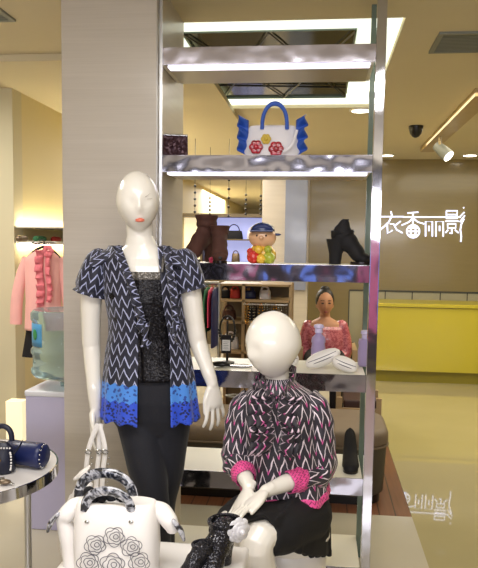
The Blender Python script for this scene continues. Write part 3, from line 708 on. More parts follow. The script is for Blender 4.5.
# skirt
bm = nb()
def hull(pts):
    t_ = nb()
    for p in pts: t_.verts.new(p)
    r_ = bmesh.ops.convex_hull(t_, input=list(t_.verts)); 
    bmesh.ops.delete(t_, geom=list({g for g in r_['geom_interior']+r_['geom_unused'] if isinstance(g, bmesh.types.BMVert) and g.is_valid}), context='VERTS'); join(bm, t_)
waist_r = ell(B(284, 486, .04), X_, Y_, .152, .125, 24); hip_r = ell(B(284, 505, .04), X_, Y_, .168, .15, 24); bot_r = ell(B(285, 530, .05), X_, Y_, .165, .15, 24)
hull(waist_r+hip_r+bot_r)
hull(hip_r[12:]+[P(219, 513, 2.22), P(228, 519, 2.15), P(247, 520, 2.13), P(262, 514, 2.13), P(232, 503, 2.24), P(258, 500, 2.20), P(217, 519, 2.25), P(228, 525, 2.2), P(262, 526, 2.2)])
hull(hip_r[:4]+hip_r[20:]+[P(262, 514, 2.13), P(256, 502, 2.2), P(275, 525, 2.14), P(283, 535, 2.18), P(272, 520, 2.3)])
hull([B(303, 488, -.06), B(329, 492, .05), B(325, 492, .12), P(275, 519, 2.15), P(288, 542, 2.19), P(297, 553, 2.23), P(312, 556, 2.30), P(326, 557, 2.40), P(331, 553, 2.52), P(300, 552, 2.33), P(318, 550, 2.5)])
for hp_, kn_ in ((B(262, 512, .0), KL), (B(306, 514, .0), KR)): limb(bm, [hp_, hp_*.5+kn_*.5+V3(0, -.01, .004), hp_*.22+kn_*.78+V3(0, 0, .004)], [.095, .088, .076])
for i_ in range(9):
    f_ = i_/8; a_ = B(292+34*f_, 492, -.09+.11*f_); b_ = P(281+48*f_, lerpt([(0, 534), (.3, 553), (.6, 558), (1, 556)], f_), 2.165+.32*f_**1.4)
    tube(bm, spline([a_, a_*.5+b_*.5+V3(.004, -.012, .012), b_], 6), [.004+.008*k_/12 for k_ in range(13)], 8)
obj('skirt', fuse(bm, .005, 8), M['skirt'], sm, sharp=None)

# seat drum and front plinth
sd = B(288, 540, .06)
bm = nb(); lathe(bm, (sd.x-.02, sd.y+.02, 0), [(.15, 0), (.16, .02), (.16, .40), (.15, .425), (.02, .43)], 48); single('stool', bm, M['whiteplinth'], 'round white drum stool under the seated mannequin', 'stool')
pzt = .6
pr = P(240, 560, 2.0).x
bm = nb(); box(bm, (P(60, 560, 1.85).x-.0, 1.55, 0), (P(243, 560, 1.85).x, 2.03, pzt), .02); single('plinth', bm, M['whiteplinth'], 'low white display plinth under the rose bag and sequined boots', 'plinth')

# ------------------------------------------------------------------ shoes
def boot(name, base, yaw, sc, m, label, h=.20, L=.2, heel=.09, lean=0, peep=False, grp=None, mheel=None, flower=False, fat=1.15, peak=1, hw=1):
    t = thing(name, label, 'boot', base, grp); t.rotation_euler = (0, lean, yaw); t.scale = (sc, sc, sc)
    bpy.context.view_layer.update()
    def add(nm, bm, mm, par=t, smooth=True): 
        me = bpy.data.meshes.new(nm); bmesh.ops.recalc_face_normals(bm, faces=list(bm.faces)); bm.to_mesh(me); bm.free(); me.materials.append(mm)
        for p in me.polygons: p.use_smooth = smooth
        me.set_sharp_from_angle(angle=math.radians(50)); o = bpy.data.objects.new(nm, me); COL.objects.link(o); o.parent = par; return o
    # side profile, toe towards +x, heel at x=0
    path = [(L+.012, .018, .012, .010), (L-.01, .026, .028, .018), (L-.045, .036, .036, .026), (L*.55, heel*.55+.03, .034, .034), (L*.36, heel*.85+.035, .033, .042), (L*.22, heel+.045, .034, .045), (L*.20, h*.72, .036, .040), (L*.21, h*.88, .041, .046), (L*.21, h, .042*peak, .047*peak)]
    if peak < 1: path = path[:5]+[(L*.30, heel+.045, .034, .048), (L*.30, h*.74, .032, .040), (L*.33, h*.9, .024, .026), (L*.37, h*1.04, .010, .010)]
    sp = [V3(a, 0, b) for a, b, c, d in path]; R = []
    P2 = spline(sp, 4); n = len(path)
    for i, p in enumerate(P2):
        d = (P2[min(i+1, len(P2)-1)]-P2[max(i-1, 0)]).normalized(); tt = i/(len(P2)-1)*(n-1); a = min(int(tt), n-2); f = tt-a
        rw = path[a][2]*(1-f)+path[a+1][2]*f; rh = path[a][3]*(1-f)+path[a+1][3]*f
        sl = 1+.06*math.sin(i*1.5); nn = V3(0, 1, 0).cross(d)
        R.append(ell(p, V3(0, 1, 0), nn, rw*sl*fat, rh*sl*fat, 20))
    last = R[-1]; R.append([q*.86+P2[-1]*.14 for q in last]); R.append([(q*.82+P2[-1]*.18)+V3(0, 0, -.03) for q in last])
    bm = nb(); rings(bm, R); up_ = add('upper', bm, m)
    bm = nb(); hx = L*.06
    rings(bm, [ell(V3(hx+.012+x, 0, z), V3(1, 0, 0), V3(0, 1, 0), a*hw, b*(1+hw)/2, 14) for z, x, a, b in ((0, 0, .016, .014), (heel*.5, .003, .018, .018), (heel+.02, .012, .032, .030))]); add('heel', bm, mheel or M['heel'])
    bm = nb(); out = []
    for i in range(24):
        a = 2*PI*i/24; out.append(V3(L*.78+math.cos(a)*L*.28, math.sin(a)*.037*(1 if math.cos(a) > -.5 else .85), 0))
    prism(bm, out, (0, 0, 1), .014); add('sole', bm, M['heel'], smooth=False)
    bm = nb(); tube(bm, [V3(path[-1][0]+math.cos(a)*.047*fat*peak, math.sin(a)*.042*fat*peak, path[-1][1]-.002) for a in [2*PI*i/24 for i in range(24)]], .004, 6, closed=True); add('top_cuff', bm, m, up_)
    if peep: bm = nb(); sphere(bm, (L+.005, 0, .026), .015, 12, (.8, 1.2, .7)); add('toe_opening', bm, M['black'], up_)
    if flower:
        bm = nb()
        for j in range(3):
            for i in range(8):
                a = 2*PI*i/8+j*.3; r = .021-.007*j
                sphere(bm, (0, 0, 0), .0125-.002*j, 12, (1, .4, 1.1), Matrix.Translation(V3(math.cos(a)*r, -.006*j, math.sin(a)*r)) @ Matrix.Rotation(-a, 4, 'Y'))
        sphere(bm, (0, -.018, 0), .008, 10)
        o = add('crystal_flower', bm, M['crystal'])
        return t, o
    return t
zs3 = tops[2]
b0 = P(202, 263, 3.14); boot('ankle_boot', (b0.x+.035, 3.2, zs3), math.radians(-118), .98, M['brownleather'], 'brown slouchy suede ankle boot, the taller one at the left of the shelf', .215, peep=False, mheel=M['brownleather'])
b0 = P(216, 263, 3.05); boot('ankle_boot', (b0.x+.0, 3.14, zs3), math.radians(-80), .86, M['brownleather'], 'brown peep-toe ankle boot, the shorter one beside the toy figure', .19, peep=True, mheel=M['brownleather'])
b0 = P(330, 263, 3.12); boot('ankle_boot', (b0.x, 3.16, zs3), math.radians(-8), .93, M['blacksuede'], 'black suede high heeled ankle boot beside the chrome post', .205, L=.19, heel=.10, mheel=M['blacksuede'], fat=1.22, peak=.22, hw=1.75)
# sequined boots on plinth
b0 = P(214, 566, 1.93)
o1, fl_ = boot('ankle_boot', (b0.x+.046, 1.92, pzt), math.radians(-112), .76, M['glit'], 'black sequined ankle boot with a clear crystal flower, in front of the knees', .175, fat=1.4, hw=1.5, mheel=M['glit'], flower=True)
fl_.location = (.045, .062, .15); fl_.rotation_euler = (0, 0, math.radians(150)); fl_.scale = (1.45, 1.45, 1.45)
boot('ankle_boot', (P(211, 566, 1.86).x+.0, 1.83, pzt), math.radians(-130), .58, M['glit'], 'lower black sequined ankle boot left of the flowered one', .165, mheel=M['glit'])
# black pump on lower shelf
t = thing('pump_shoe', 'single black round-toed shoe standing on the lower white shelf', 'shoe', (P(350, 467, 3.14).x, 3.14, tops[4]))
c = P(350, 470, 3.14); c.z = tops[4]
bm = nb(); rings(bm, [ell(c+V3(0, y, z), X_, V3(0, .3, 1), a, b, 20) for y, z, a, b in ((-.085, .02, .012, .010), (-.075, .022, .030, .018), (-.045, .028, .038, .025), (0, .045, .035, .032), (.05, .085, .031, .035), (.085, .12, .026, .040), (.10, .135, .012, .025))]); obj('upper', bm, M['blacksuede'], t)
bm = nb(); rings(bm, [ell(c+V3(0, .085, z), X_, Y_, a, a, 12) for z, a in ((0, .010), (.05, .012), (.1, .024))]); obj('heel', bm, M['heel'], t)
bm = nb(); prism(bm, [c+V3(math.cos(a)*.034, -.045+math.sin(a)*.045, 0) for a in [2*PI*i/20 for i in range(20)]], (0, 0, 1), .012); obj('sole', bm, M['heel'], t, False)

# ------------------------------------------------------------------ goods on the shelves
# blue and white bag
zb_ = tops[1]; kb = 3.12
def G(px, py, dy=0): return P(px, py, kb+dy)
def GZ(px, py, dy=0): return P(px, py, kb+dy)
t = thing('handbag', 'white handbag with royal blue ruffles and red flowers on the upper shelf', 'handbag', (P(272, 155, kb).x, kb, zb_))
zz0 = zb_; zz1 = G(270, 126).z
cx = G(272, 150).x
bm = nb(); rings(bm, [ell(V3(cx, kb, z), X_, Y_, a, b, 28) for z, a, b in ((zz0, .115, .05), (zz0+.02, .125, .056), (zz0+.06, .120, .05), (zz1-.015, .108, .035), (zz1, .098, .022))]); obj('bag_body', bm, M['bagwhite'], t)
for sx in (-1, 1):
    def f(u, v, sx=sx):
        z = zz0+(.01)+(zz1-zz0+.012)*u; a = u*2*PI*3
        return V3(cx+sx*(.104+.044*v+.008*math.sin(a)*v), kb-.012+.03*math.sin(a)*v-.02*v, z+.02*v), u, v
    obj('ruffle', thicken(surf(f, 40, 6), .003), M['blue'], t, sharp=None)
for dy, hh in ((-.032, 104), (.03, 103)):
    bm = nb(); a, b, c_ = G(262, 130, dy), G(273, hh, dy), G(287, 130, dy)
    tube(bm, [V3((a.x+c_.x)/2-(c_.x-a.x)/2*math.cos(PI*i/20), a.y, zz1-.02+(b.z-zz1+.02)*math.sin(PI*i/20)**.7) for i in range(21)], .0085, 10); obj('handle', bm, M['blue'], t)
for (px, py, r, m) in ((256, 147, .030, 'red'), (276, 149, .033, 'red'), (266, 139, .022, 'yellowp')):
    c = G(px, py, -.058); bm = nb(); n = 6
    for i in range(n):
        a = 2*PI*i/n; sphere(bm, c+V3(math.cos(a)*r*.55, 0, math.sin(a)*r*.55), r*.5, 10, (1, .3, 1))
    sphere(bm, c+V3(0, -.006, 0), r*.4, 10, (1, .5, 1)); obj('flower', bm, M[m], t)
bm = nb(); tube(bm, spline([G(297, 130, -.04), G(292, 145, -.062), G(283, 152, -.066)], 6), .006, 8, flat=.5); obj('strap', bm, M['bagwhite'], t)
# clutch
c = P(166, 155, 3.2)
t = thing('clutch_bag', 'small dark sequinned clutch with a metal clasp, by the column', 'clutch', (c.x+.05, 3.2, zb_))
bm = nb(); box(bm, (-.058, -.015, 0), (.058, .015, .098), .008); mx = Matrix.Translation(V3(c.x+.062, 3.10, zb_)) @ Matrix.Rotation(.3, 4, 'Z') @ Matrix.Rotation(-.12, 4, 'X'); bm.transform(mx); obj('clutch_body', bm, M['studclutch'], t)
bm = nb(); box(bm, (-.058, -.008, .098), (.058, .008, .106), .002); bm.transform(mx); obj('clasp_bar', bm, M['chrome'], t)
# toy figure
c = P(262, 263, 3.12); c.z = zs3
t = thing('toy_figure', 'chubby ceramic toy figure in a navy cap hugging red and yellow fruit', 'figurine', c)
bm = nb(); rings(bm, [ell(c+V3(0, 0, z), X_, Y_, a, a*.8, 24) for z, a in ((0, .05), (.02, .062), (.05, .062), (.075, .045), (.085, .03))]); obj('body', bm, M['fyel'], t)
bm = nb(); sphere(bm, c+V3(0, -.005, .115), .056, 24, (1.1, .9, .92)); sphere(bm, c+V3(0, -.058, .112), .01, 8); hd_ = obj('head', bm, M['peach'], t)
bm = nb(); sphere(bm, c+V3(0, 0, .145), .052, 24, (1.05, .95, .7)); box(bm, c+V3(-.05, -.075, .138), c+V3(.05, -.03, .145), .003); sphere(bm, c+V3(.067, -.01, .128), .012, 8, (1.4, .6, .5)); obj('cap', bm, M['capblue'], hd_)
bm = nb(); [sphere(bm, c+V3(s*.02, -.053, .122), .0045, 8) for s in (-1, 1)]; obj('eye', bm, M['eye'], hd_)
for (dx, dy, dz_, r, m) in ((-.035, -.045, .028, .030, 'fred'), (.035, -.045, .024, .028, 'fgrn'), (.0, -.055, .02, .022, 'fyel'), (-.012, -.05, .06, .02, 'fyel'), (.03, -.045, .062, .018, 'fgrn'), (-.05, -.02, .05, .018, 'fred')):
    bm = nb(); sphere(bm, c+V3(dx, dy, dz_), r, 14)
    for i in range(5): a = 2*PI*i/5; sphere(bm, c+V3(dx+math.cos(a)*r*.6, dy-r*.55, dz_+math.sin(a)*r*.6), r*.35, 8)
    obj('fruit', bm, M[m], t)
c = P(212, 262, 3.05); c.z = zs3; bm = nb(); [sphere(bm, c+V3(math.cos(a)*.008, -.0, .012+math.sin(a)*.008), .008, 8) for a in (0, 1.3, 2.6, 3.9, 5.2)]; single('flower_trinket', bm, M['bagpink'], 'tiny pink flower trinket between the brown boots on the shelf', 'trinket')
# white clutches on shelf 4
zs4 = tops[3]
def pillow(name, c, sx, sy, sz, rot, label):
    t = thing(name, label, 'purse', c); bm = nb(); R = []
    for i in range(13):
        a = -1+2*i/12; w = math.sqrt(max(.02, 1-a*a)); R.append(ell(V3(a*sx, 0, 0), Y_, V3(0, 0, 1), sy*w**.6, sz*w**.8, 22))
    rings(bm, R); mx = Matrix.Translation(c) @ rot; bm.transform(mx); obj('purse_body', bm, M['whitebag'], t)
    bm = nb()
    for dz_ in (.30, -.1): tube(bm, [V3(x*sx*.8, -sy*math.sqrt(1-x*x*.6)*math.sqrt(max(.01, 1-dz_**2))*1.0, dz_*sz) for x in [-1+.2*i for i in range(11)]], .0018, 6)
    bm.transform(mx); obj('seam', bm, M['inkline'], t); return t
c = P(323, 352, 3.1); pillow('purse', V3(c.x, 3.1, zs4+.052), .082, .035, .034, Matrix.Rotation(-.42, 4, 'Y'), 'larger oval white purse, tilted, in front of the seated woman')
c = P(346, 360, 3.06); pillow('purse', V3(c.x-.005, 3.06, zs4+.036), .058, .038, .032, Matrix.Rotation(.35, 4, 'Y'), 'smaller oval white purse next to the chrome post')
c = P(291, 362, 3.14); pillow('purse', V3(c.x, 3.14, zs4+.036), .035, .05, .034, Matrix.Rotation(.0, 4, 'Y'), 'white purse half hidden behind the seated mannequin head')
for (px, Y, l, hgt) in ((318, 3.26, 'lilac plastic bottle in front of the seated woman', .185), (365, 3.24, 'lilac plastic bottle beside the chrome post', .165)):
    c = P(px, 360, Y); c.z = zs4; t = thing('plastic_bottle', l, 'bottle', c)
    bm = nb(); lathe(bm, c, [(.026, 0), (.033, .006), (.034, .07), (.030, .095), (.034, .105), (.030, .125), (.015, hgt-.045), (.013, hgt-.035)], 20); obj('bottle_body', bm, M['lilac'], t)
    bm = nb(); lathe(bm, c+V3(0, 0, hgt-.038), [(.018, 0), (.018, .02), (.024, .024), (.022, .036), (.01, .04)], 16); obj('cap', bm, M['lilacc'], t)
# jewellery stand with tag
c = P(227, 364, 3.2); c.z = zs4
t = thing('necklace_stand', 'black necklace stand with a white price tag on the white shelf', 'stand', c)
bm = nb(); lathe(bm, c, [(.035, 0), (.035, .006), (.006, .012), (.005, .2), (.004, .21)], 16); obj('stand_pole', bm, M['black'], t)
bm = nb(); tube(bm, [c+V3(math.cos(a)*.035, 0, .16+math.sin(a)*.06) for a in [2*PI*i/24 for i in range(24)]], .005, 8, closed=True)
for i in range(14): a = PI+PI*i/13; sphere(bm, c+V3(math.cos(a)*.037, -.008, .155+math.sin(a)*.06), .007, 8)
obj('bead_necklace', bm, M['black'], t)
bm = nb(); box(bm, c+V3(-.024, -.03, .05), c+V3(.022, -.026, .135), .001); tg = obj('tag_card', bm, M['black'], t, False)
bm = nb(); box(bm, c+V3(-.019, -.032, .062), c+V3(.017, -.0302, .112)); obj('paper_label', bm, M['tag'], tg, False)
bm = nb()
for i in range(5): box(bm, c+V3(-.014, -.0325, .070+.008*i), c+V3(.010-.004*(i % 2), -.0321, .0715+.008*i))
obj('printed_line', bm, M['inkline'], tg, False)
c = P(221, 363, 3.1); c.z = zs4; bm = nb(); sphere(bm, c+V3(0, 0, .012), .04, 18, (1.15, .7, .32)); single('brooch', bm, M['black'], 'flat glossy black oval item lying on the white shelf', 'trinket')
c = P(240, 365, 3.12); c.z = zs4; bm = nb(); lathe(bm, c, [(.045, 0), (.047, .006), (.038, .004), (.01, .003)], 24, (1.2, .6)); single('tray', bm, M['chrome'], 'small shiny oval tray beside the black oval item', 'tray')
# stand on shelf 5
zs5 = tops[4]; c = P(243, 458, 3.2); c.z = zs5
t = thing('display_stand', 'slender steel display stand on a dark square foot, lower shelf', 'stand', c)
bm = nb(); box(bm, c+V3(-.062, -.045, 0), c+V3(.062, .045, .01), .002); obj('foot_plate', bm, M['black'], t, False)
bm = nb(); tube(bm, [c+V3(0, 0, .01), c+V3(0, 0, .30)], .0045, 8); sphere(bm, c+V3(0, 0, .05), .009, 8, (1, 1, 2)); obj('rod', bm, M['steel'], t)
bm = nb(); tube(bm, [c+V3(math.cos(a)*.085, math.sin(a)*.03, .30) for a in [2*PI*i/28 for i in range(28)]], .0035, 8, closed=True); obj('ring', bm, M['steel'], t)
c = P(300, 466, 3.15); c.z = zs5; 
# ------------------------------------------------------------------ foreground white rose bag
Yb = 1.82
def R_(px, py, dy=0): return P(px, py, Yb+dy)
t = rose = thing('handbag', 'large white handbag with printed roses and marbled grey handles, on the plinth', 'handbag', (R_(112, 560).x, Yb, pzt))
zt_ = R_(110, 499).z
bx0, bx1 = R_(68, 540, -.07).x, R_(152, 540, -.07).x; cxb = (bx0+bx1)/2; hw = (bx1-bx0)/2
def srect(c, hx, hy, n=40, p=3.2):
    o = []
    for i in range(n):
        a = 2*PI*i/n; cs, sn = math.cos(a), math.sin(a); o.append(c+V3(hx*abs(cs)**(2/p)*(1 if cs > 0 else -1), hy*abs(sn)**(2/p)*(1 if sn > 0 else -1), 0))
    return o
H_b = zt_-pzt
bm = nb(); rings(bm, [srect(V3(cxb, Yb, pzt+H_b*a), hw*b, .072*c_) for a, b, c_ in ((0, .94, .9), (.04, .99, 1), (.4, 1.02, 1.02), (.75, 1.0, .92), (.93, .97, .74), (.985, .93, .6), (1, .88, .5), (.99, .8, .4))]); obj('bag_body', bm, M['whitebag'], rose)
bmw = nb()
for sx in (-1, 1):
    bm = nb(); c0 = V3(cxb+sx*hw*.80, Yb+.01, zt_-.028)
    limb(bm, [c0+V3(0, 0, 0), c0+V3(sx*.03, 0, -.004), c0+V3(sx*.052, -.01, -.022), c0+V3(sx*.062, -.01, -.040)]+([c0+V3(sx*.045, -.0, -.10), c0+V3(sx*.035, 0, -.17)] if sx < 0 else []), [.026, .026, .024, .02]+([.030, .03] if sx < 0 else []), 16, 1.0); obj('side_gusset', bm, M['whitebag'], rose)
    bm = nb(); c1 = c0+V3(sx*.072, -.03, -.018); limb(bm, [c1, c1+V3(sx*.017, 0, -.022), c1+V3(sx*.026, 0, -.045)], [.010, .013, .008], 10, .6); obj('marbled_tab', bm, M['marb'], rose)
for (yy, xl, xr, tp, w) in ((-.045, 85, 131, 487, .013), (.04, 79, 133, 469, .015)):
    bm = nb(); zA = zt_-.01; a = R_(xl, 512, yy); b = R_((xl+xr)/2, tp+4, yy); c_ = R_(xr, 512, yy); hx = (c_.x-a.x)/2
    pts = [V3(a.x+hx-hx*math.cos(PI*i/20), a.y, zA-.01+(b.z-zA+.01)*math.sin(PI*i/20)**.75) for i in range(21)]
    tube(bm, pts, w, 10, ref=(0, 1, 0), flat=.55); obj('handle', bm, M['marb'], rose)
bm = nb()
for i in range(26): px = 87+38*random.random(); c = R_(px, 505+5*random.random(), -.03+.05*random.random()); c.z = zt_+.0+.014*random.random(); sphere(bm, c, .012+.006*random.random(), 8)
obj('black_fur_trim', bm, M['blackfur'], rose)
for px in (87, 131): c = R_(px, 522, -.062); bm = nb(); sphere(bm, c, .006, 10, (1.2, .5, .8)); obj('rivet', bm, M['rivet'], rose)
bm = nb()
def rosep(cx_, cy_, r):
    for k, rr in enumerate((1, .78, .5, .26)):
        pts = []
        n = 36 
        for i in range(n):
            a = 2*PI*i/n; w = rr*r*(.92+(.26 if k < 3 else .1)*abs(math.sin(a*(2.5 if k < 2 else 1.5)+k*1.1+cx_))); q = R_(cx_+w*math.cos(a)+k*.6, cy_+w*math.sin(a)*.92, -.075); pts.append(V3(q.x, Yb-.0735-(.0012), q.z))
        tube(bm, pts, .0009, 5, closed=True)
for (x, y, r) in ((95, 545, 9.5), (114, 537, 9.5), (131, 547, 9.5), (88, 563, 10), (112, 565, 11), (139, 562, 9.5)): rosep(x, y, r)
obj('rose_print', bm, M['inkline'], rose)
# bag hanging from the mannequin's hand
Yh = 2.46
def Hh(px, py, dy=0): return P(px, py, Yh+dy)
t = thing('handbag', 'white handbag with ringed straps hanging from the standing mannequin hand', 'handbag', Hh(90, 500))
for (x0, x1, dy) in ((98, 88, -.012), (101, 99, .012), (99, 105, -.01)):
    bm = nb(); tube(bm, spline([Hh(x0, 424, dy), Hh((x0+x1)/2+ (1 if x1 > 100 else -1), 438, dy), Hh(x1, 452, dy), Hh(x1-2, 470, dy), Hh(x1-3, 488, dy)], 6), .009, 8, flat=.45); st = obj('strap', bm, M['whitebag'], t)
    bm = nb(); c = Hh(x1, 452, dy-.008); tube(bm, [c+V3(math.cos(a)*.011, 0, math.sin(a)*.007) for a in [2*PI*i/16 for i in range(16)]], .0028, 6, closed=True); obj('ring', bm, M['rivet'], st)
    bm = nb()
    for i in range(5): sphere(bm, Hh(x1-.5*i+4, 458+6*i, dy-.01), .004, 8)
    obj('bead_chain', bm, M['rivet'], st)
bm = nb(); c0 = Hh(92, 512); rings(bm, [srect(V3(c0.x, Yh, Hh(90, y).z), a, b) for y, a, b in ((560, .11, .05), (548, .12, .058), (515, .11, .05), (496, .085, .03), (490, .05, .02))]); obj('bag_body', bm, M['whitebag'], t)
bm = nb(); limb(bm, [Hh(88, 468, -.04), Hh(82, 474, -.05), Hh(76, 478, -.055)], [.012, .022, .012], 12, .5); limb(bm, [Hh(88, 486, -.03), Hh(79, 490, -.04), Hh(74, 500, -.04)], [.02, .024, .02], 12, .7); obj('flap', bm, M['whitebag'], t)

# ------------------------------------------------------------------ left: table, bags, cooler, clothes
Yt = 2.1; tz = PZ(0, 480, .75).z
e = PZ(57, 467, .75); f0 = PZ(0, 493, .75); R_t = .34
# circle through right extreme and front edge
tcx, tcy = e.x-R_t, None
dx = f0.x-tcx; tcy = f0.y+math.sqrt(max(0, R_t**2-dx**2))
t = tab = thing('round_table', 'small round white table with a chrome rim, bottom left', 'table', (tcx, tcy, 0))
bm = nb(); lathe(bm, (tcx, tcy, .72), [(R_t-.008, 0), (R_t-.006, .03)], 72); obj('tabletop', bm, M['tabletop'], tab)
bm = nb(); lathe(bm, (tcx, tcy, .715), [(R_t-.012, 0), (R_t, 0), (R_t, .036), (R_t-.006, .036), (R_t-.006, .03), (R_t-.012, .01)], 72); obj('chrome_rim', bm, M['chrome'], tab)
lg = PZ(40, 500, .715)
for i, a in enumerate((0, 1, 2)):
    base = math.atan2(lg.y+.05-tcy, lg.x-tcx); an = base+a*2*PI/3; c = V3(tcx+math.cos(an)*(R_t-.03), tcy+math.sin(an)*(R_t-.03), 0)
    bm = nb(); tube(bm, [c+V3(0, 0, .0), c+V3(0, 0, .717)], .011, 12); obj('leg', bm, M['steel'], tab)
# navy bags
def T_(px, py, dy=0): return P(px, py, tcy+dy)
zt2 = .751
t = thing('handbag', 'navy barrel bag with a studded round end lying on the table', 'handbag', (T_(30, 460).x, tcy-.02, zt2))
c1 = PZ(48, 468, zt2); r = .043; cz = zt2+r; Yv = tcy+.06
xa = P(8, 460, Yv).x; xb = P(47, 458, Yv).x
bm = nb(); rings(bm, [ell(V3(x, Yv+(x-xa)*-.25, cz), V3(.2, 1, 0).normalized(), V3(0, 0, 1), a, b, 24) for x, a, b in ((xa, .03, .03), (xa+.01, r, r*.95), ((xa+xb)/2, r*.96, r*.93), (xb-.01, r, r), (xb, r*.96, r*.96), (xb+.006, r*.8, r*.8))]); obj('bag_body', bm, M['navy'], t)
bm = nb()
for i in range(16):
    a = 2*PI*i/16; sphere(bm, V3(xb+.004-.0, Yv+(xb-xa)*-.25+math.cos(a)*r*.9-.002, cz+math.sin(a)*r*.9), .0032, 8)
obj('stud', bm, M['rivet'], t)
t = thing('handbag', 'dark navy handbag with gold charms and white studs at the table edge', 'handbag', (T_(0, 460).x, tcy-.08, zt2))
Yv = tcy-.03; cx_ = P(-2, 460, Yv).x; 
bm = nb(); rings(bm, [ell(V3(cx_, Yv, zt2+z), X_, Y_, a, b, 26) for z, a, b in ((0, .05, .035), (.01, .058, .042), (.05, .055, .04), (.085, .048, .025), (.10, .035, .015))]); obj('bag_body', bm, M['navydk'], t)
zh = zt2+.095
bm = nb(); tube(bm, [V3(cx_+.012+math.cos(a)*.032, Yv+.01, zh+.008+abs(math.sin(a))**.7*.048) for a in [PI*i/16 for i in range(17)]], .009, 10); obj('handle', bm, M['navydk'], t)
bm = nb()
for i in range(12): x = -.048+.1*i/11; sphere(bm, V3(cx_+x, Yv-.02-.008*math.cos(x*20), zt2+.088), .003, 6)
for i in range(8): a = -1.2+2.4*i/7; sphere(bm, V3(cx_+.052+.004*math.cos(a), Yv-.024, zt2+.045+.03*math.sin(a)), .0035, 6)
obj('stud', bm, M['tag'], t)
for (dx_, dz_, r) in ((.022, .055, .010), (.02, .012, .008)):
    bm = nb(); sphere(bm, V3(cx_+dx_, Yv-.05, zt2+dz_), r, 12, (1, .5, 1.1)); sphere(bm, V3(cx_+dx_, Yv-.05, zt2+dz_+r*1.3), r*.4, 8); obj('gold_charm', bm, M['gold'], t)
bm = nb(); limb(bm, [V3(cx_+.058, Yv, zt2+.07), V3(cx_+.075, Yv, zt2+.09), V3(cx_+.085, Yv, zt2+.11)], [.012, .007, .002], 8, .4); obj('pointed_tab', bm, M['navydk'], t)
c = PZ(5, 485, zt2); t = thing('watch', 'brown metal trinket lying on the white table', 'trinket', c)
bm = nb(); sphere(bm, c+V3(0, 0, .01), .018, 16, (1.1, .8, .45)); obj('case', bm, M['brownitem'], t)
bm = nb(); limb(bm, [c+V3(.015, 0, .008), c+V3(.03, -.003, .006)], [.006, .003], 8, .5); limb(bm, [c+V3(-.012, .0, .012), c+V3(-.018, .004, .017), c+V3(-.004, .004, .022)], [.003, .003, .003], 6); obj('clip', bm, M['rivet'], t)

# cooler
Yk = 3.42; x0c, x1c = P(26, 450, Yk).x, P(57, 450, Yk).x
zk = P(40, 391, Yk).z
x1c = CX0-.005; 
t = thing('water_cooler', 'lavender white water cooler standing beside the beige column', 'water cooler', ((x0c+x1c)/2, Yk+.15, 0))
x1k = x0c+.31; Yk2 = CYb+.01
# the cooler stands behind the column line, its right side hidden
Yk = max(Yk, CYb+.02) if False else Yk
x1k = min(x1k, CX0-.004)
bm = nb(); box(bm, (x0c, Yk, 0), (x1k, Yk+.3, zk-.03), .008); obj('cabinet', bm, M['cooler'], t)
bm = nb(); box(bm, (x0c-.004, Yk-.004, zk-.03), (x1k+.002, Yk+.304, zk), .01); obj('top_cover', bm, M['coolert'], t)
# alcove bottle: set above the cooler, reaching behind the column
Ybt = Yk+.16
bcx = P(66, 350, Ybt).x; rb = P(66, 350, Ybt).x-P(33.5, 350, Ybt).x
rb = min(rb, CX0-.01-(x0c)) * .5 if False else rb
zb0 = zk; zb1 = P(50, 309, Ybt).z
if bcx+rb > CX0 and Ybt-rb < CYb:       # keep the round bottle clear of the column
    rb = .128; bcx = P(33.5, 350, Ybt).x+rb
hB = zb1-zb0
t = bt_ = thing('water_bottle', 'big clear ribbed water bottle upside down on the cooler', 'water bottle', (bcx, Ybt, zb0))
bm = nb(); prof = [(.03, 0), (.032, .02*1), (.06, .035), (rb*.93, .06), (rb, .08), (rb, .10), (rb*.95, .11), (rb*.95, hB*.42), (rb, hB*.45), (rb, hB*.49), (rb*.95, hB*.52), (rb*.95, hB*.85), (rb, hB*.88), (rb, hB*.96), (rb*.92, hB), (rb*.3, hB-.01)]
lathe(bm, (bcx, Ybt, zb0), prof, 40); obj('bottle_shell', bm, M['bottle'], bt_)
def lab(u, v):
    a = math.radians(-158+45*u); return V3(bcx+math.cos(a)*(rb*.96), Ybt+math.sin(a)*(rb*.96), zb0+hB*(.55+.29*v)), u, v
lb = obj('paper_label', thicken(surf(lab, 12, 4), .001), M['labelb'], bt_, sharp=None)
def lf(u, v):
    a = math.radians(-158+45*(.58+.2*(u-.5)*1.6)); r = (1-(2*u-1)**2); return V3(bcx+math.cos(a)*(rb*.975), Ybt+math.sin(a)*(rb*.975), zb0+hB*(.70+.07*(v-.5)*2*math.sqrt(max(.02, r)))), u, v
obj('leaf_mark', thicken(surf(lf, 10, 4), .0008), M['leaf'], lb, sharp=None)

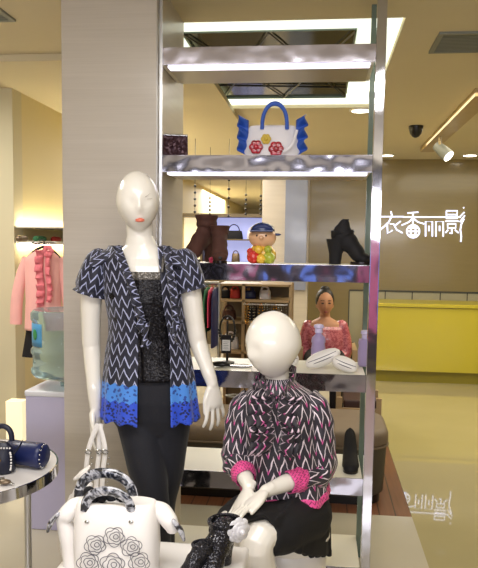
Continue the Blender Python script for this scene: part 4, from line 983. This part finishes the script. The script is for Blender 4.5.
# wall display cornice with led strips
za, zb3 = PX(30, 227, SX).z, PX(30, 239, SX).z
t = thing('wall_display_rail', 'lit wall shelf with hanging rail above the pink blouse', 'shelf', (SX+.1, 5, za))
bm = nb(); box(bm, (SX+.002, SY+.02, za-.012), (SX+.42, 7.4, za), .002); obj('shelf_board', bm, M['shelftop'], t, False)
bm = nb(); box(bm, (SX+.002, SY+.02, zb3-.03), (SX+.30, 7.4, zb3-.015), .002); obj('shelf_board', bm, M['shelftop'], t, False)
bm = nb(); box(bm, (SX+.02, SY+.05, za+.0005), (SX+.05, 7.3, za+.012)); obj('led_strip', bm, M['led'], t, False)
bm = nb(); box(bm, (SX+.02, SY+.05, zb3-.042), (SX+.05, 7.3, zb3-.0305)); obj('led_strip', bm, M['led'], t, False)
gx = P(42, 280, 4.5).x; gz = P(42, 243, 4.5).z
bm = nb(); tube(bm, [V3(gx, 4.36, gz+.0), V3(gx, 5.5, gz)], .01, 8); tube(bm, [V3(gx, 5.3, gz), V3(gx, 5.3, zb3-.02)], .008, 8); box(bm, (SX, 5.28, gz-.012), (gx, 5.32, gz+.012)); obj('rail_arm', bm, M['chrome'], t)
for (px, w, m, l) in ((22, .10, 'brownitem', 'brown'), (40, .14, 'baggreen', 'green'), (56, .10, 'bagred', 'red')):
    pp = PX(px, 236, SX+.15); bm = nb(); limb(bm, [V3(SX+.15, pp.y-w/2, zb3+.0), V3(SX+.15, pp.y+w/2, zb3+.0)], [.022, .02], 12); single('folded_scarf', bm, M[m], 'folded '+l+' scarf on the lit wall shelf', 'scarf')
# pink blouse on hanger
Yp = 4.5
def C_(px, py, dy=0): return P(px, py, Yp+dy)
t = thing('hanging_blouse', 'pale pink ruffled blouse on a hanger in front of the lit wall', 'blouse', C_(42, 330))
pkl = [(250, 38, 50), (254, 30, 58), (258, 24, 62), (275, 24, 62), (300, 25, 62), (330, 24, 64)]
def pb(u, v):
    py = 250+80*v; l = lerpt([(a, b) for a, b, c in pkl], py); r = lerpt([(a, c) for a, b, c in pkl], py); th = 2*PI*u
    rx = (r-l)/2*Yp/F; return C_((l+r)/2, py)+X_*rx*math.sin(th)*(1+.02*math.sin(th*9)*v)-Y_*(.055+.02*v)*math.cos(th)*(1+.06*math.sin(th*8)*v), u, v
obj('bodice', thicken(surf(pb, 70, 26), .003), M['pink'], t, sharp=None)
for (xs, xe) in ((27, 16), (59, 69)):
    bm = nb(); tube(bm, spline([C_(xs, 258), C_((xs+xe)/2, 275, .01), C_(xe+(1 if xe < 40 else -1), 300, .01), C_(xe, 324, .01)], 6), [.03+.012*min(1, i/10) for i in range(19)], 14, flat=.7); obj('sleeve', bm, M['pink'], t)
ruffle([C_(44, 250, -.06), C_(43, 270, -.07), C_(45, 290, -.075), C_(44, 306, -.075)], .05, .015, 7, (-.8, -.1, 0), M['pinkruf'], t)
ruffle([C_(46, 250, -.06), C_(45, 270, -.07), C_(47, 290, -.075), C_(46, 302, -.075)], .04, .015, 6, (.8, -.1, 0), M['pinkruf'], t)
bm = nb()
for i in range(6): a = i*PI/3; sphere(bm, C_(48, 251, -.075)+V3(math.cos(a)*.025, 0, math.sin(a)*.025), .018, 8, (1, .5, 1))
obj('collar_flower', bm, M['pinkruf'], t)
t = thing('clothes_hanger', 'black clothes hanger holding the pink blouse', 'hanger', C_(44, 247))
bm = nb(); tube(bm, spline([C_(27, 258), C_(36, 250), C_(44, 247), C_(52, 250), C_(60, 258)], 5), .009, 8); obj('hanger_bar', bm, M['black'], t)
hk = C_(44, 247); bm = nb(); tube(bm, [hk]+[V3(gx+math.cos(a)*.02, Yp, gz+.0+math.sin(a)*.022) for a in [-1.57+.45*i for i in range(10)]], .004, 6); obj('hook', bm, M['black'], t)
bm = nb(); R = []
for py, l, r in ((318, 26, 60), (335, 24, 62), (357, 20, 64)): R.append(ell(C_((l+r)/2, py, .03), X_, Y_, (r-l)/2*Yp/F, .05, 28))
rings(bm, R); single('hanging_skirt', bm, M['blackcloth'], 'black skirt hanging below the pink blouse', 'skirt')
bm = nb(); c0 = C_(60, 249, .25)
# light box by the floor
a = P(8, 400, 4.6); b = P(25, 441, 4.6)
t = thing('display_case', 'small lit display case with glass shelf behind the table bags', 'display case', ((a.x+b.x)/2, 4.6, 0))
bm = nb(); box(bm, (a.x, 4.56, b.z), (b.x, 4.66, a.z), .004); obj('lit_panel', bm, M['creampanel'], t, False)
bm = nb(); box(bm, (a.x-.01, 4.42, b.z-.012), (b.x+.01, 4.66, b.z), .002); obj('glass_shelf', bm, M['glassedge'], t, False)
bm = nb(); box(bm, (a.x, 4.55, 0), (b.x, 4.66, b.z-.012), .004); obj('case_base', bm, M['wallpale'], t, False)

# ------------------------------------------------------------------ behind the shelves
# long upholstered bench
Yn = 4.0; xe_ = P(388, 450, 4.15).x; zs = P(300, 428, 4.05).z; zseam = P(380, 450, 4.0).z
t = thing('ottoman_bench', 'long taupe upholstered bench with rounded end on the wooden floor', 'bench', (-.35, 4.3, 0))
def rr(x0, x1, y0, y1, z, r, n=8):
    o = []
    for (cx_, cy_, a0) in ((x1-r, y1-r, 0), (x0+r, y1-r, 90), (x0+r, y0+r, 180), (x1-r, y0+r, 270)):
        for i in range(n+1): a = math.radians(a0+90*i/n); o.append(V3(cx_+r*math.cos(a), cy_+r*math.sin(a), z))
    return o
xl_ = -1.25
bm = nb(); rings(bm, [rr(xl_+d, xe_-d, Yn+d, Yn+.62-d, z, .16) for z, d in ((zseam+.005, .006), (zseam+.02, 0), (zs-.03, 0), (zs-.008, .012), (zs, .035))]); obj('seat_cushion', bm, M['sofa'], t)
bm = nb(); rings(bm, [rr(xl_+d, xe_-d, Yn+d, Yn+.62-d, z, .16) for z, d in ((.05, .03), (.06, .02), (zseam-.004, .008))]); obj('base_skirt', bm, M['sofadk'], t)
bm = nb(); rings(bm, [rr(xl_+.04, xe_-.04, Yn+.04, Yn+.58, z, .13) for z in (0, .05)]); obj('plinth_base', bm, M['black'], t)
bm = nb(); tube(bm, rr(xl_+.002, xe_-.002, Yn+.002, Yn+.618, zseam, .16), .007, 6, closed=True); obj('piping', bm, M['sofa'], t)
# chair frames seen under shelf
def chair(px, Y, label, face=0, q=.2):
    c = P(px, 400, Y); c.z = 0; t = thing('wooden_chair', label, 'chair', c)
    bm = nb(); box(bm, c+V3(-.24, -.22, .38), c+V3(.24, .22, .46), .02); obj('seat', bm, M['chairbr'], t)
    bm = nb(); box(bm, c+V3(-.24, .2, .46), c+V3(.24, .26, .66), .02); obj('backrest', bm, M['chairbr'], t)
    for sx in (-1, 1):
        for sy_ in (-1, 1):
            bm = nb(); box(bm, c+V3(sx*.22-.02, sy_*.2-.02, 0), c+V3(sx*.22+.02, sy_*.2+.02, .38)); obj('leg', bm, M['woodlt'], t, False)
        bm = nb(); box(bm, c+V3(sx*.225-.02, -.23, .62), c+V3(sx*.225+.02, .24, .655), .004); box(bm, c+V3(sx*.225-.02, -.23, .40), c+V3(sx*.225+.02, -.19, .62)); obj('armrest', bm, M['woodlt'], t, False)
    return c
Yw_ = 6.0
wc = chair(326, 6.05, 'dark brown chair with wooden arms under the seated woman')
c = P(358, 400, 5.2); c.z = 0; t = thing('low_stool', 'low wooden stool with dark seat behind the lower shelves', 'stool', c)
bm = nb(); box(bm, c+V3(-.11, -.15, .33), c+V3(.13, .15, .40), .015); obj('seat', bm, M['chairbr'], t)
bm = nb(); box(bm, c+V3(-.15, -.17, .31), c+V3(.15, -.15, .345), .003); box(bm, c+V3(-.15, .15, .31), c+V3(.15, .17, .345), .003); obj('seat_frame', bm, M['woodlt'], t, False)
for sx in (-1, 1):
    for sy_ in (-1, 1): bm = nb(); box(bm, c+V3(sx*.14-.018, sy_*.15-.018, 0), c+V3(sx*.14+.018, sy_*.15+.018, .42)); obj('leg', bm, M['woodlt'], t, False)
# woman
def D_(px, py, dy=0): return P(px, py, Yw_+dy)
t = thing('person', 'seated woman with dark hair tied back wearing a pink floral blouse', 'person', (D_(325, 340).x, Yw_, .46))
bm = nb(); wcx = D_(325, 340)
wmx = head(bm, D_(325, 303, -.03), math.radians(6), 0, 0, .072, .09, .112, .9, True)
wt = [(325, 311, .042, .045, 0), (325, 317, .045, .045, .0), (325, 320, .09, .06, 0), (325, 323, .15, .075, 0), (325, 328, .17, .09, 0), (325, 338, .155, .105, 0), (326, 350, .14, .095, 0), (326, 365, .15, .11, .02), (326, 378, .165, .13, .03)]
rings(bm, [ell(D_(a, b, e), X_, Y_, c, d, 24) for a, b, c, d, e in wt])
sc_ = Yw_/F
for sx in (-1, 1):
    x0 = 325+sx*17; limb(bm, [D_(x0, 326), D_(325+sx*20, 340, 0), D_(325+sx*20, 353, 0), D_(325+sx*14, 361, -.12), D_(325+sx*7, 366, -.22)], [.048, .044, .038, .032, .024])
    hand(bm, D_(325+sx*7, 366, -.22), (-sx*.7, -.6, -.15), (0, 0, -1), (0, -1, .2), .95, (12, 15, 12))
hz_ = .55
for sx in (-1, 1):
    hp_ = V3(wcx.x+sx*.09, Yw_+.02, hz_); kn_ = V3(wcx.x+sx*.10, Yw_-.40, .53); an_ = V3(wcx.x+sx*.10, Yw_-.38, .12); leg(bm, hp_, kn_, an_, (.08, .056, .038))
obj('body', fuse(bm, .007, 3), M['skin'], t, sharp=None)
bm = nb()
wt2 = [(325, 322.5, .10, .062, 0), (325, 325, .155, .08, 0), (325, 329, .18, .10, 0), (325, 338, .168, .118, 0), (326, 350, .155, .108, 0), (326, 365, .165, .125, .02), (326, 378, .18, .145, .03)]
rings(bm, [ell(D_(a, b, e), X_, Y_, c, d, 24) for a, b, c, d, e in wt2])
for sx in (-1, 1): limb(bm, [D_(325+sx*16.5, 326), D_(325+sx*20, 340, 0), D_(325+sx*20.5, 353, 0), D_(325+sx*17, 358, -.06)], [.056, .055, .056, .046])
obj('blouse', fuse(bm, .008, 3), M['blousef'], t, sharp=None)
bm = nb()
for sx in (-1, 1): hp_ = V3(wcx.x+sx*.09, Yw_+.02, hz_); kn_ = V3(wcx.x+sx*.10, Yw_-.40, .53); an_ = V3(wcx.x+sx*.10, Yw_-.38, .16); limb(bm, [hp_, kn_, an_], [.092, .068, .055])
obj('trousers', fuse(bm, .012, 3), M['blackcloth'], t, sharp=None)
bm = nb(); sphere(bm, (0, .018, .022), 1, 28, (.081, .092, .105)); bun = nb(); sphere(bm, (0, .02, .118), .034, 14, (1.2, 1, .8)); sphere(bm, (.0, .085, .0), .04, 14)
for v in bm.verts:
    if v.co.y < -.045 and v.co.z < .075: v.co.y = -.045+(v.co.y+.045)*.1
bm.transform(wmx); obj('hair', bm, M['hair'], t)
bm = nb()
for sx in (-1, 1):
    e_ = V3(sx*.029, -.083, .004); sphere(bm, e_, .009, 10, (1.5, .5, .55))
bm.transform(wmx); obj('eye', bm, M['eye'], t)
bm = nb()
for sx in (-1, 1): tube(bm, [V3(sx*.014, -.0865, .024), V3(sx*.03, -.083, .030), V3(sx*.045, -.072, .024)], .0022, 5)
bm.transform(wmx); obj('eyebrow', bm, M['hair'], t)
lips(wmx, .072, .09, .112, 'lips', M['lipw'], t)

# far wall of shop: backlit display shelves
Yf = 10.5
def E_(px, py, dy=0): return P(px, py, Yf+dy)
t = thing('display_cabinet', 'backlit lavender wall cabinet of handbags far back in the shop', 'cabinet', E_(235, 300))
xA, xB = E_(202, 240).x, E_(262, 240).x; zT, zB = E_(230, 217).z, E_(230, 262).z; zM = E_(230, 239).z
bm = nb(); box(bm, (xA, Yf+.35, zB), (xB, Yf+.40, zT)); obj('backlit_panel', bm, M['lavpanel'], t, False)
bm = nb(); box(bm, (xA-.03, Yf, zT), (xB+.03, Yf+.4, zT+.05)); box(bm, (xA-.03, Yf, 0), (xA, Yf+.4, zT)); box(bm, (xB, Yf, 0), (xB+.03, Yf+.4, zT)); box(bm, (xA, Yf, 0), (xB, Yf+.39, zB-.02)); obj('cabinet_frame', bm, M['darkunit'], t, False)
for z in (zM, zB): bm = nb(); box(bm, (xA, Yf, z-.02), (xB, Yf+.34, z)); obj('shelf_board', bm, M['darkunit'], t, False)
def minibag(px, z, Y, w, h, m, label, grp):
    c = P(px, 240, Y); c.z = z; t = thing('handbag', label, 'handbag', c, grp)
    bm = nb(); rings(bm, [srect(c+V3(0, 0, h*a), w/2*b, .05*b, 20) for a, b in ((0, .92), (.08, 1), (.8, .9), (1, .8))]); obj('bag_body', bm, M[m], t)
    bm = nb(); tube(bm, [c+V3(math.cos(a)*w*.3, -.02, h*.95+math.sin(a)*w*.35) for a in [PI*i/10 for i in range(11)]], .008, 6); obj('handle', bm, M[m], t)
for i, (px, z, w, h, m, l) in enumerate([(207, zM, .13, .17, 'bagpink', 'pink handbag at the left of the lit cabinet, upper shelf'), (215, zM, .12, .16, 'navy', 'navy handbag beside the pink one in the lit cabinet'), (234, zM, .28, .13, 'blackcloth', 'wide black handbag in the middle of the lit cabinet'), (252, zM, .16, .14, 'bagwhite', 'white handbag at the right of the lit cabinet'), (209, zB, .14, .17, 'brownleather', 'brown handbag on the lower shelf of the lit cabinet'), (222, zB, .12, .14, 'bagred', 'red handbag on the lower shelf of the lit cabinet'), (236, zB, .13, .13, 'brownitem', 'tan handbag on the lower shelf of the lit cabinet')]):
    minibag(px, z, Yf+.17, w, h, m, l, 'handbags in the far lit cabinet')
t = thing('display_cabinet', 'cream backlit wall cabinet left of the lavender one', 'cabinet', E_(190, 300))
xA2 = E_(165, 240).x; xB2 = xA-.05
bm = nb(); box(bm, (xA2, Yf+.35, zB), (xB2, Yf+.40, zT)); obj('backlit_panel', bm, M['creampanel'], t, False)
bm = nb(); box(bm, (xA2, Yf, zT), (xB2, Yf+.4, zT+.05)); box(bm, (xA2, Yf, 0), (xB2, Yf+.39, zB)); obj('cabinet_frame', bm, M['darkunit'], t, False)
# mid-shop rack seen below the third shelf
Ym = 5.6
def K_(px, py, dy=0): return P(px, py, Ym+dy)
t = thing('shelving_rack', 'beige framed shelving rack of goods behind the necklace stand', 'rack', K_(250, 400))
xA, xB = K_(219, 320).x, K_(290, 320).x; zz = [K_(250, y).z for y in (284, 300, 322, 352)]
bm = nb()
for x in (xA, K_(243, 320).x, xB): box(bm, (x-.012, Ym, 0), (x+.012, Ym+.03, zz[0])); box(bm, (x-.012, Ym+.37, 0), (x+.012, Ym+.4, zz[0]))
obj('rack_post', bm, M['woodlt'], t, False)
for z in zz: bm = nb(); box(bm, (xA, Ym, z-.018), (xB, Ym+.4, z), .002); obj('shelf_board', bm, M['woodlt'], t, False)
bm = nb(); box(bm, (xA, Ym+.4, 0), (xB, Ym+.42, zz[0])); obj('back_panel', bm, M['darkunit'], t, False)
ml = [(226, 1, .10, .08, 'blackcloth', 'black purse on the rack, upper left'), (236, 1, .09, .09, 'bagred', 'red purse on the rack, upper shelf'), (250, 1, .12, .08, 'navy', 'navy purse on the rack, upper shelf'), (266, 1, .10, .09, 'bagwhite', 'white purse on the rack, upper right'), (230, 2, .12, .10, 'brownleather', 'brown purse on the rack, middle left'), (254, 2, .10, .12, 'blackcloth', 'black purse on the rack, middle shelf'), (276, 2, .12, .10, 'brownitem', 'tan purse on the rack, middle right'), (232, 3, .14, .12, 'bagwhite', 'white purse on the rack, lowest shelf'), (262, 3, .14, .12, 'navy', 'navy purse on the rack, lowest shelf')]
for px, k, w, h, m, l in ml: minibag(px, zz[k], Ym+.17, w, h*.8, m, l, 'purses on the shelving rack')
# hanging necklaces on the rack front
t = thing('necklace_rail', 'steel rail at the front of the rack for necklaces', 'rail', K_(265, 304))
zr = K_(265, 304).z; bm = nb(); tube(bm, [V3(K_(244, 304).x, Ym-.06, zr), V3(K_(288, 304).x, Ym-.06, zr)], .006, 8)
for x in (K_(245, 304).x, K_(287, 304).x): tube(bm, [V3(x, Ym-.06, zr), V3(x, Ym+.01, zr)], .006, 6)
obj('rail_bar', bm, M['steel'], t)
for i in range(9):
    c = K_(247+4.7*i, 304, -.06); L = .16+.07*random.random(); w = .014
    bm = nb(); pts = [V3(c.x+w*math.sin(a), Ym-.06, zr-L/2+.006+(L/2)*math.cos(a)) for a in [2*PI*j/22 for j in range(22)]]
    for q in pts: sphere(bm, q, .0055, 6)
    single('necklace', bm, M['gold' if i % 3 == 0 else 'rivet' if i % 3 == 1 else 'brownitem'], ('gold', 'silver', 'bronze')[i % 3]+' beaded necklace hanging from the steel rail', 'necklace', ('gold', 'silver', 'bronze')[i % 3]+' necklaces hanging from the steel rail')
# clothes rail left
Yr = 5.2
def L_(px, py, dy=0): return P(px, py, Yr+dy)
t = thing('clothes_rail', 'steel clothes rail behind the standing mannequin arm', 'clothes rail', L_(205, 400))
zr = L_(205, 283).z; xa, xb = L_(182, 290).x, L_(219, 290).x
bm = nb(); tube(bm, [V3(xa, Yr, zr), V3(xb, Yr, zr)], .012, 8); obj('top_bar', bm, M['steel'], t)
for x in (xa, xb): bm = nb(); tube(bm, [V3(x, Yr, 0), V3(x, Yr, zr)], .012, 8); obj('upright', bm, M['steel'], t)
for i, (px, m, l, py1) in enumerate(((188, 'baggreen', 'green', 335), (193, 'blackcloth', 'black', 345), (198, 'bagred', 'red', 320), (203, 'blackcloth', 'black', 350), (208, 'baggreen', 'dark green', 330), (212, 'bagpink', 'pink', 325), (216, 'navy', 'navy', 345))):
    c = L_(px, 286); c.y = Yr; zb_2 = L_(px, py1).z
    bm = nb(); R = [ell(V3(c.x, Yr, z), X_, Y_, a, b, 14) for z, a, b in ((zr-.03, .006, .03), (zr-.05, .012, .16), (zr-.12, .016, .2), (zb_2, .018, .19))]; rings(bm, R)
    tube(bm, [V3(c.x, Yr, zr-.03), V3(c.x, Yr, zr+.012)], .003, 6)
    single('hanging_garment', bm, M[m], l+' garment hanging on the clothes rail, '+('leftmost', 'between green and red', 'left of centre', 'in the middle', 'between black and pink', 'next to the navy one', 'rightmost')[i], 'garment', 'garments on the clothes rail')
# bead strings
for i, (px, Y, y0, y1) in enumerate(((195, 7, 186, 212), (210, 7.6, 198, 214), (229, 7, 180, 216), (246, 7.6, 195, 214), (261, 7.6, 196, 214))):
    t = P(px, y0, Y); z1_ = P(px, y1, Y).z; bm = nb(); tube(bm, [V3(t.x, Y, ZC), V3(t.x, Y, z1_)], .0025, 5); n = 5
    for k in range(n): sphere(bm, V3(t.x, Y, t.z+(z1_-t.z)*k/(n-1)), .014, 10)
    single('bead_string', bm, M['black'], 'dark bead string hanging from the ceiling, '+('first from the left', 'second from the left', 'third and longest', 'fourth from the left', 'rightmost, beside the far column')[i], 'hanging ornament', 'bead strings hanging from the ceiling')

# ------------------------------------------------------------------ lights
def area(name, loc, size, e, c=(1, 1, 1), rot=(0, 0, 0), sy=None):
    l = bpy.data.lights.new(name, 'AREA'); l.energy = e; l.color = c; l.size = size
    if sy: l.shape = 'RECTANGLE'; l.size_y = sy
    o = bpy.data.objects.new(name, l); COL.objects.link(o); o.location = loc; o.rotation_euler = rot; return o
def spot(name, loc, to, e, ang, c=(1, 1, 1), blend=.6, r=.05):
    l = bpy.data.lights.new(name, 'SPOT'); l.energy = e; l.color = c; l.spot_size = math.radians(ang); l.spot_blend = blend; l.shadow_soft_size = r
    o = bpy.data.objects.new(name, l); COL.objects.link(o); o.location = loc
    o.rotation_euler = (Vector(to)-Vector(loc)).to_track_quat('-Z', 'Y').to_euler(); return o
area('window_ceiling_light', (-.3, 1.0, 2.57), 1.8, 48, (1, .97, .94), sy=.8)
area('front_fill_light', (.2, -3.0, 1.95), 4.5, 95, (.96, .95, 1), rot=(math.radians(88), 0, 0), sy=.5)  # fill lamp added behind the viewer to brighten surfaces facing it
area('shop_ceiling_light', (1.8, 6, 2.57), 2, 78, (1, .91, .70), sy=3)
area('shop_ceiling_light', (.2, 4.5, 2.57), 1.0, 12, (1, .93, .8), sy=1.0)
area('shop_ceiling_light', (-1.5, 8.5, 2.5), 1.5, 100, (1, .95, .88), sy=3)
area('shop_ceiling_light', (-1.8, 14, 2.5), 2, 200, (1, .95, .88), sy=3)
area('alcove_light', (-2.4, 3.4, 2.5), .8, 35, (1, .95, .86))
w = bpy.data.worlds.new('world'); SC.world = w; w.use_nodes = True
w.node_tree.nodes['Background'].inputs[0].default_value = (.9, .88, .85, 1); w.node_tree.nodes['Background'].inputs[1].default_value = .3
SC.view_settings.view_transform = 'Standard'; SC.view_settings.look = 'None'; SC.view_settings.gamma = 1; SC.view_settings.exposure = .07
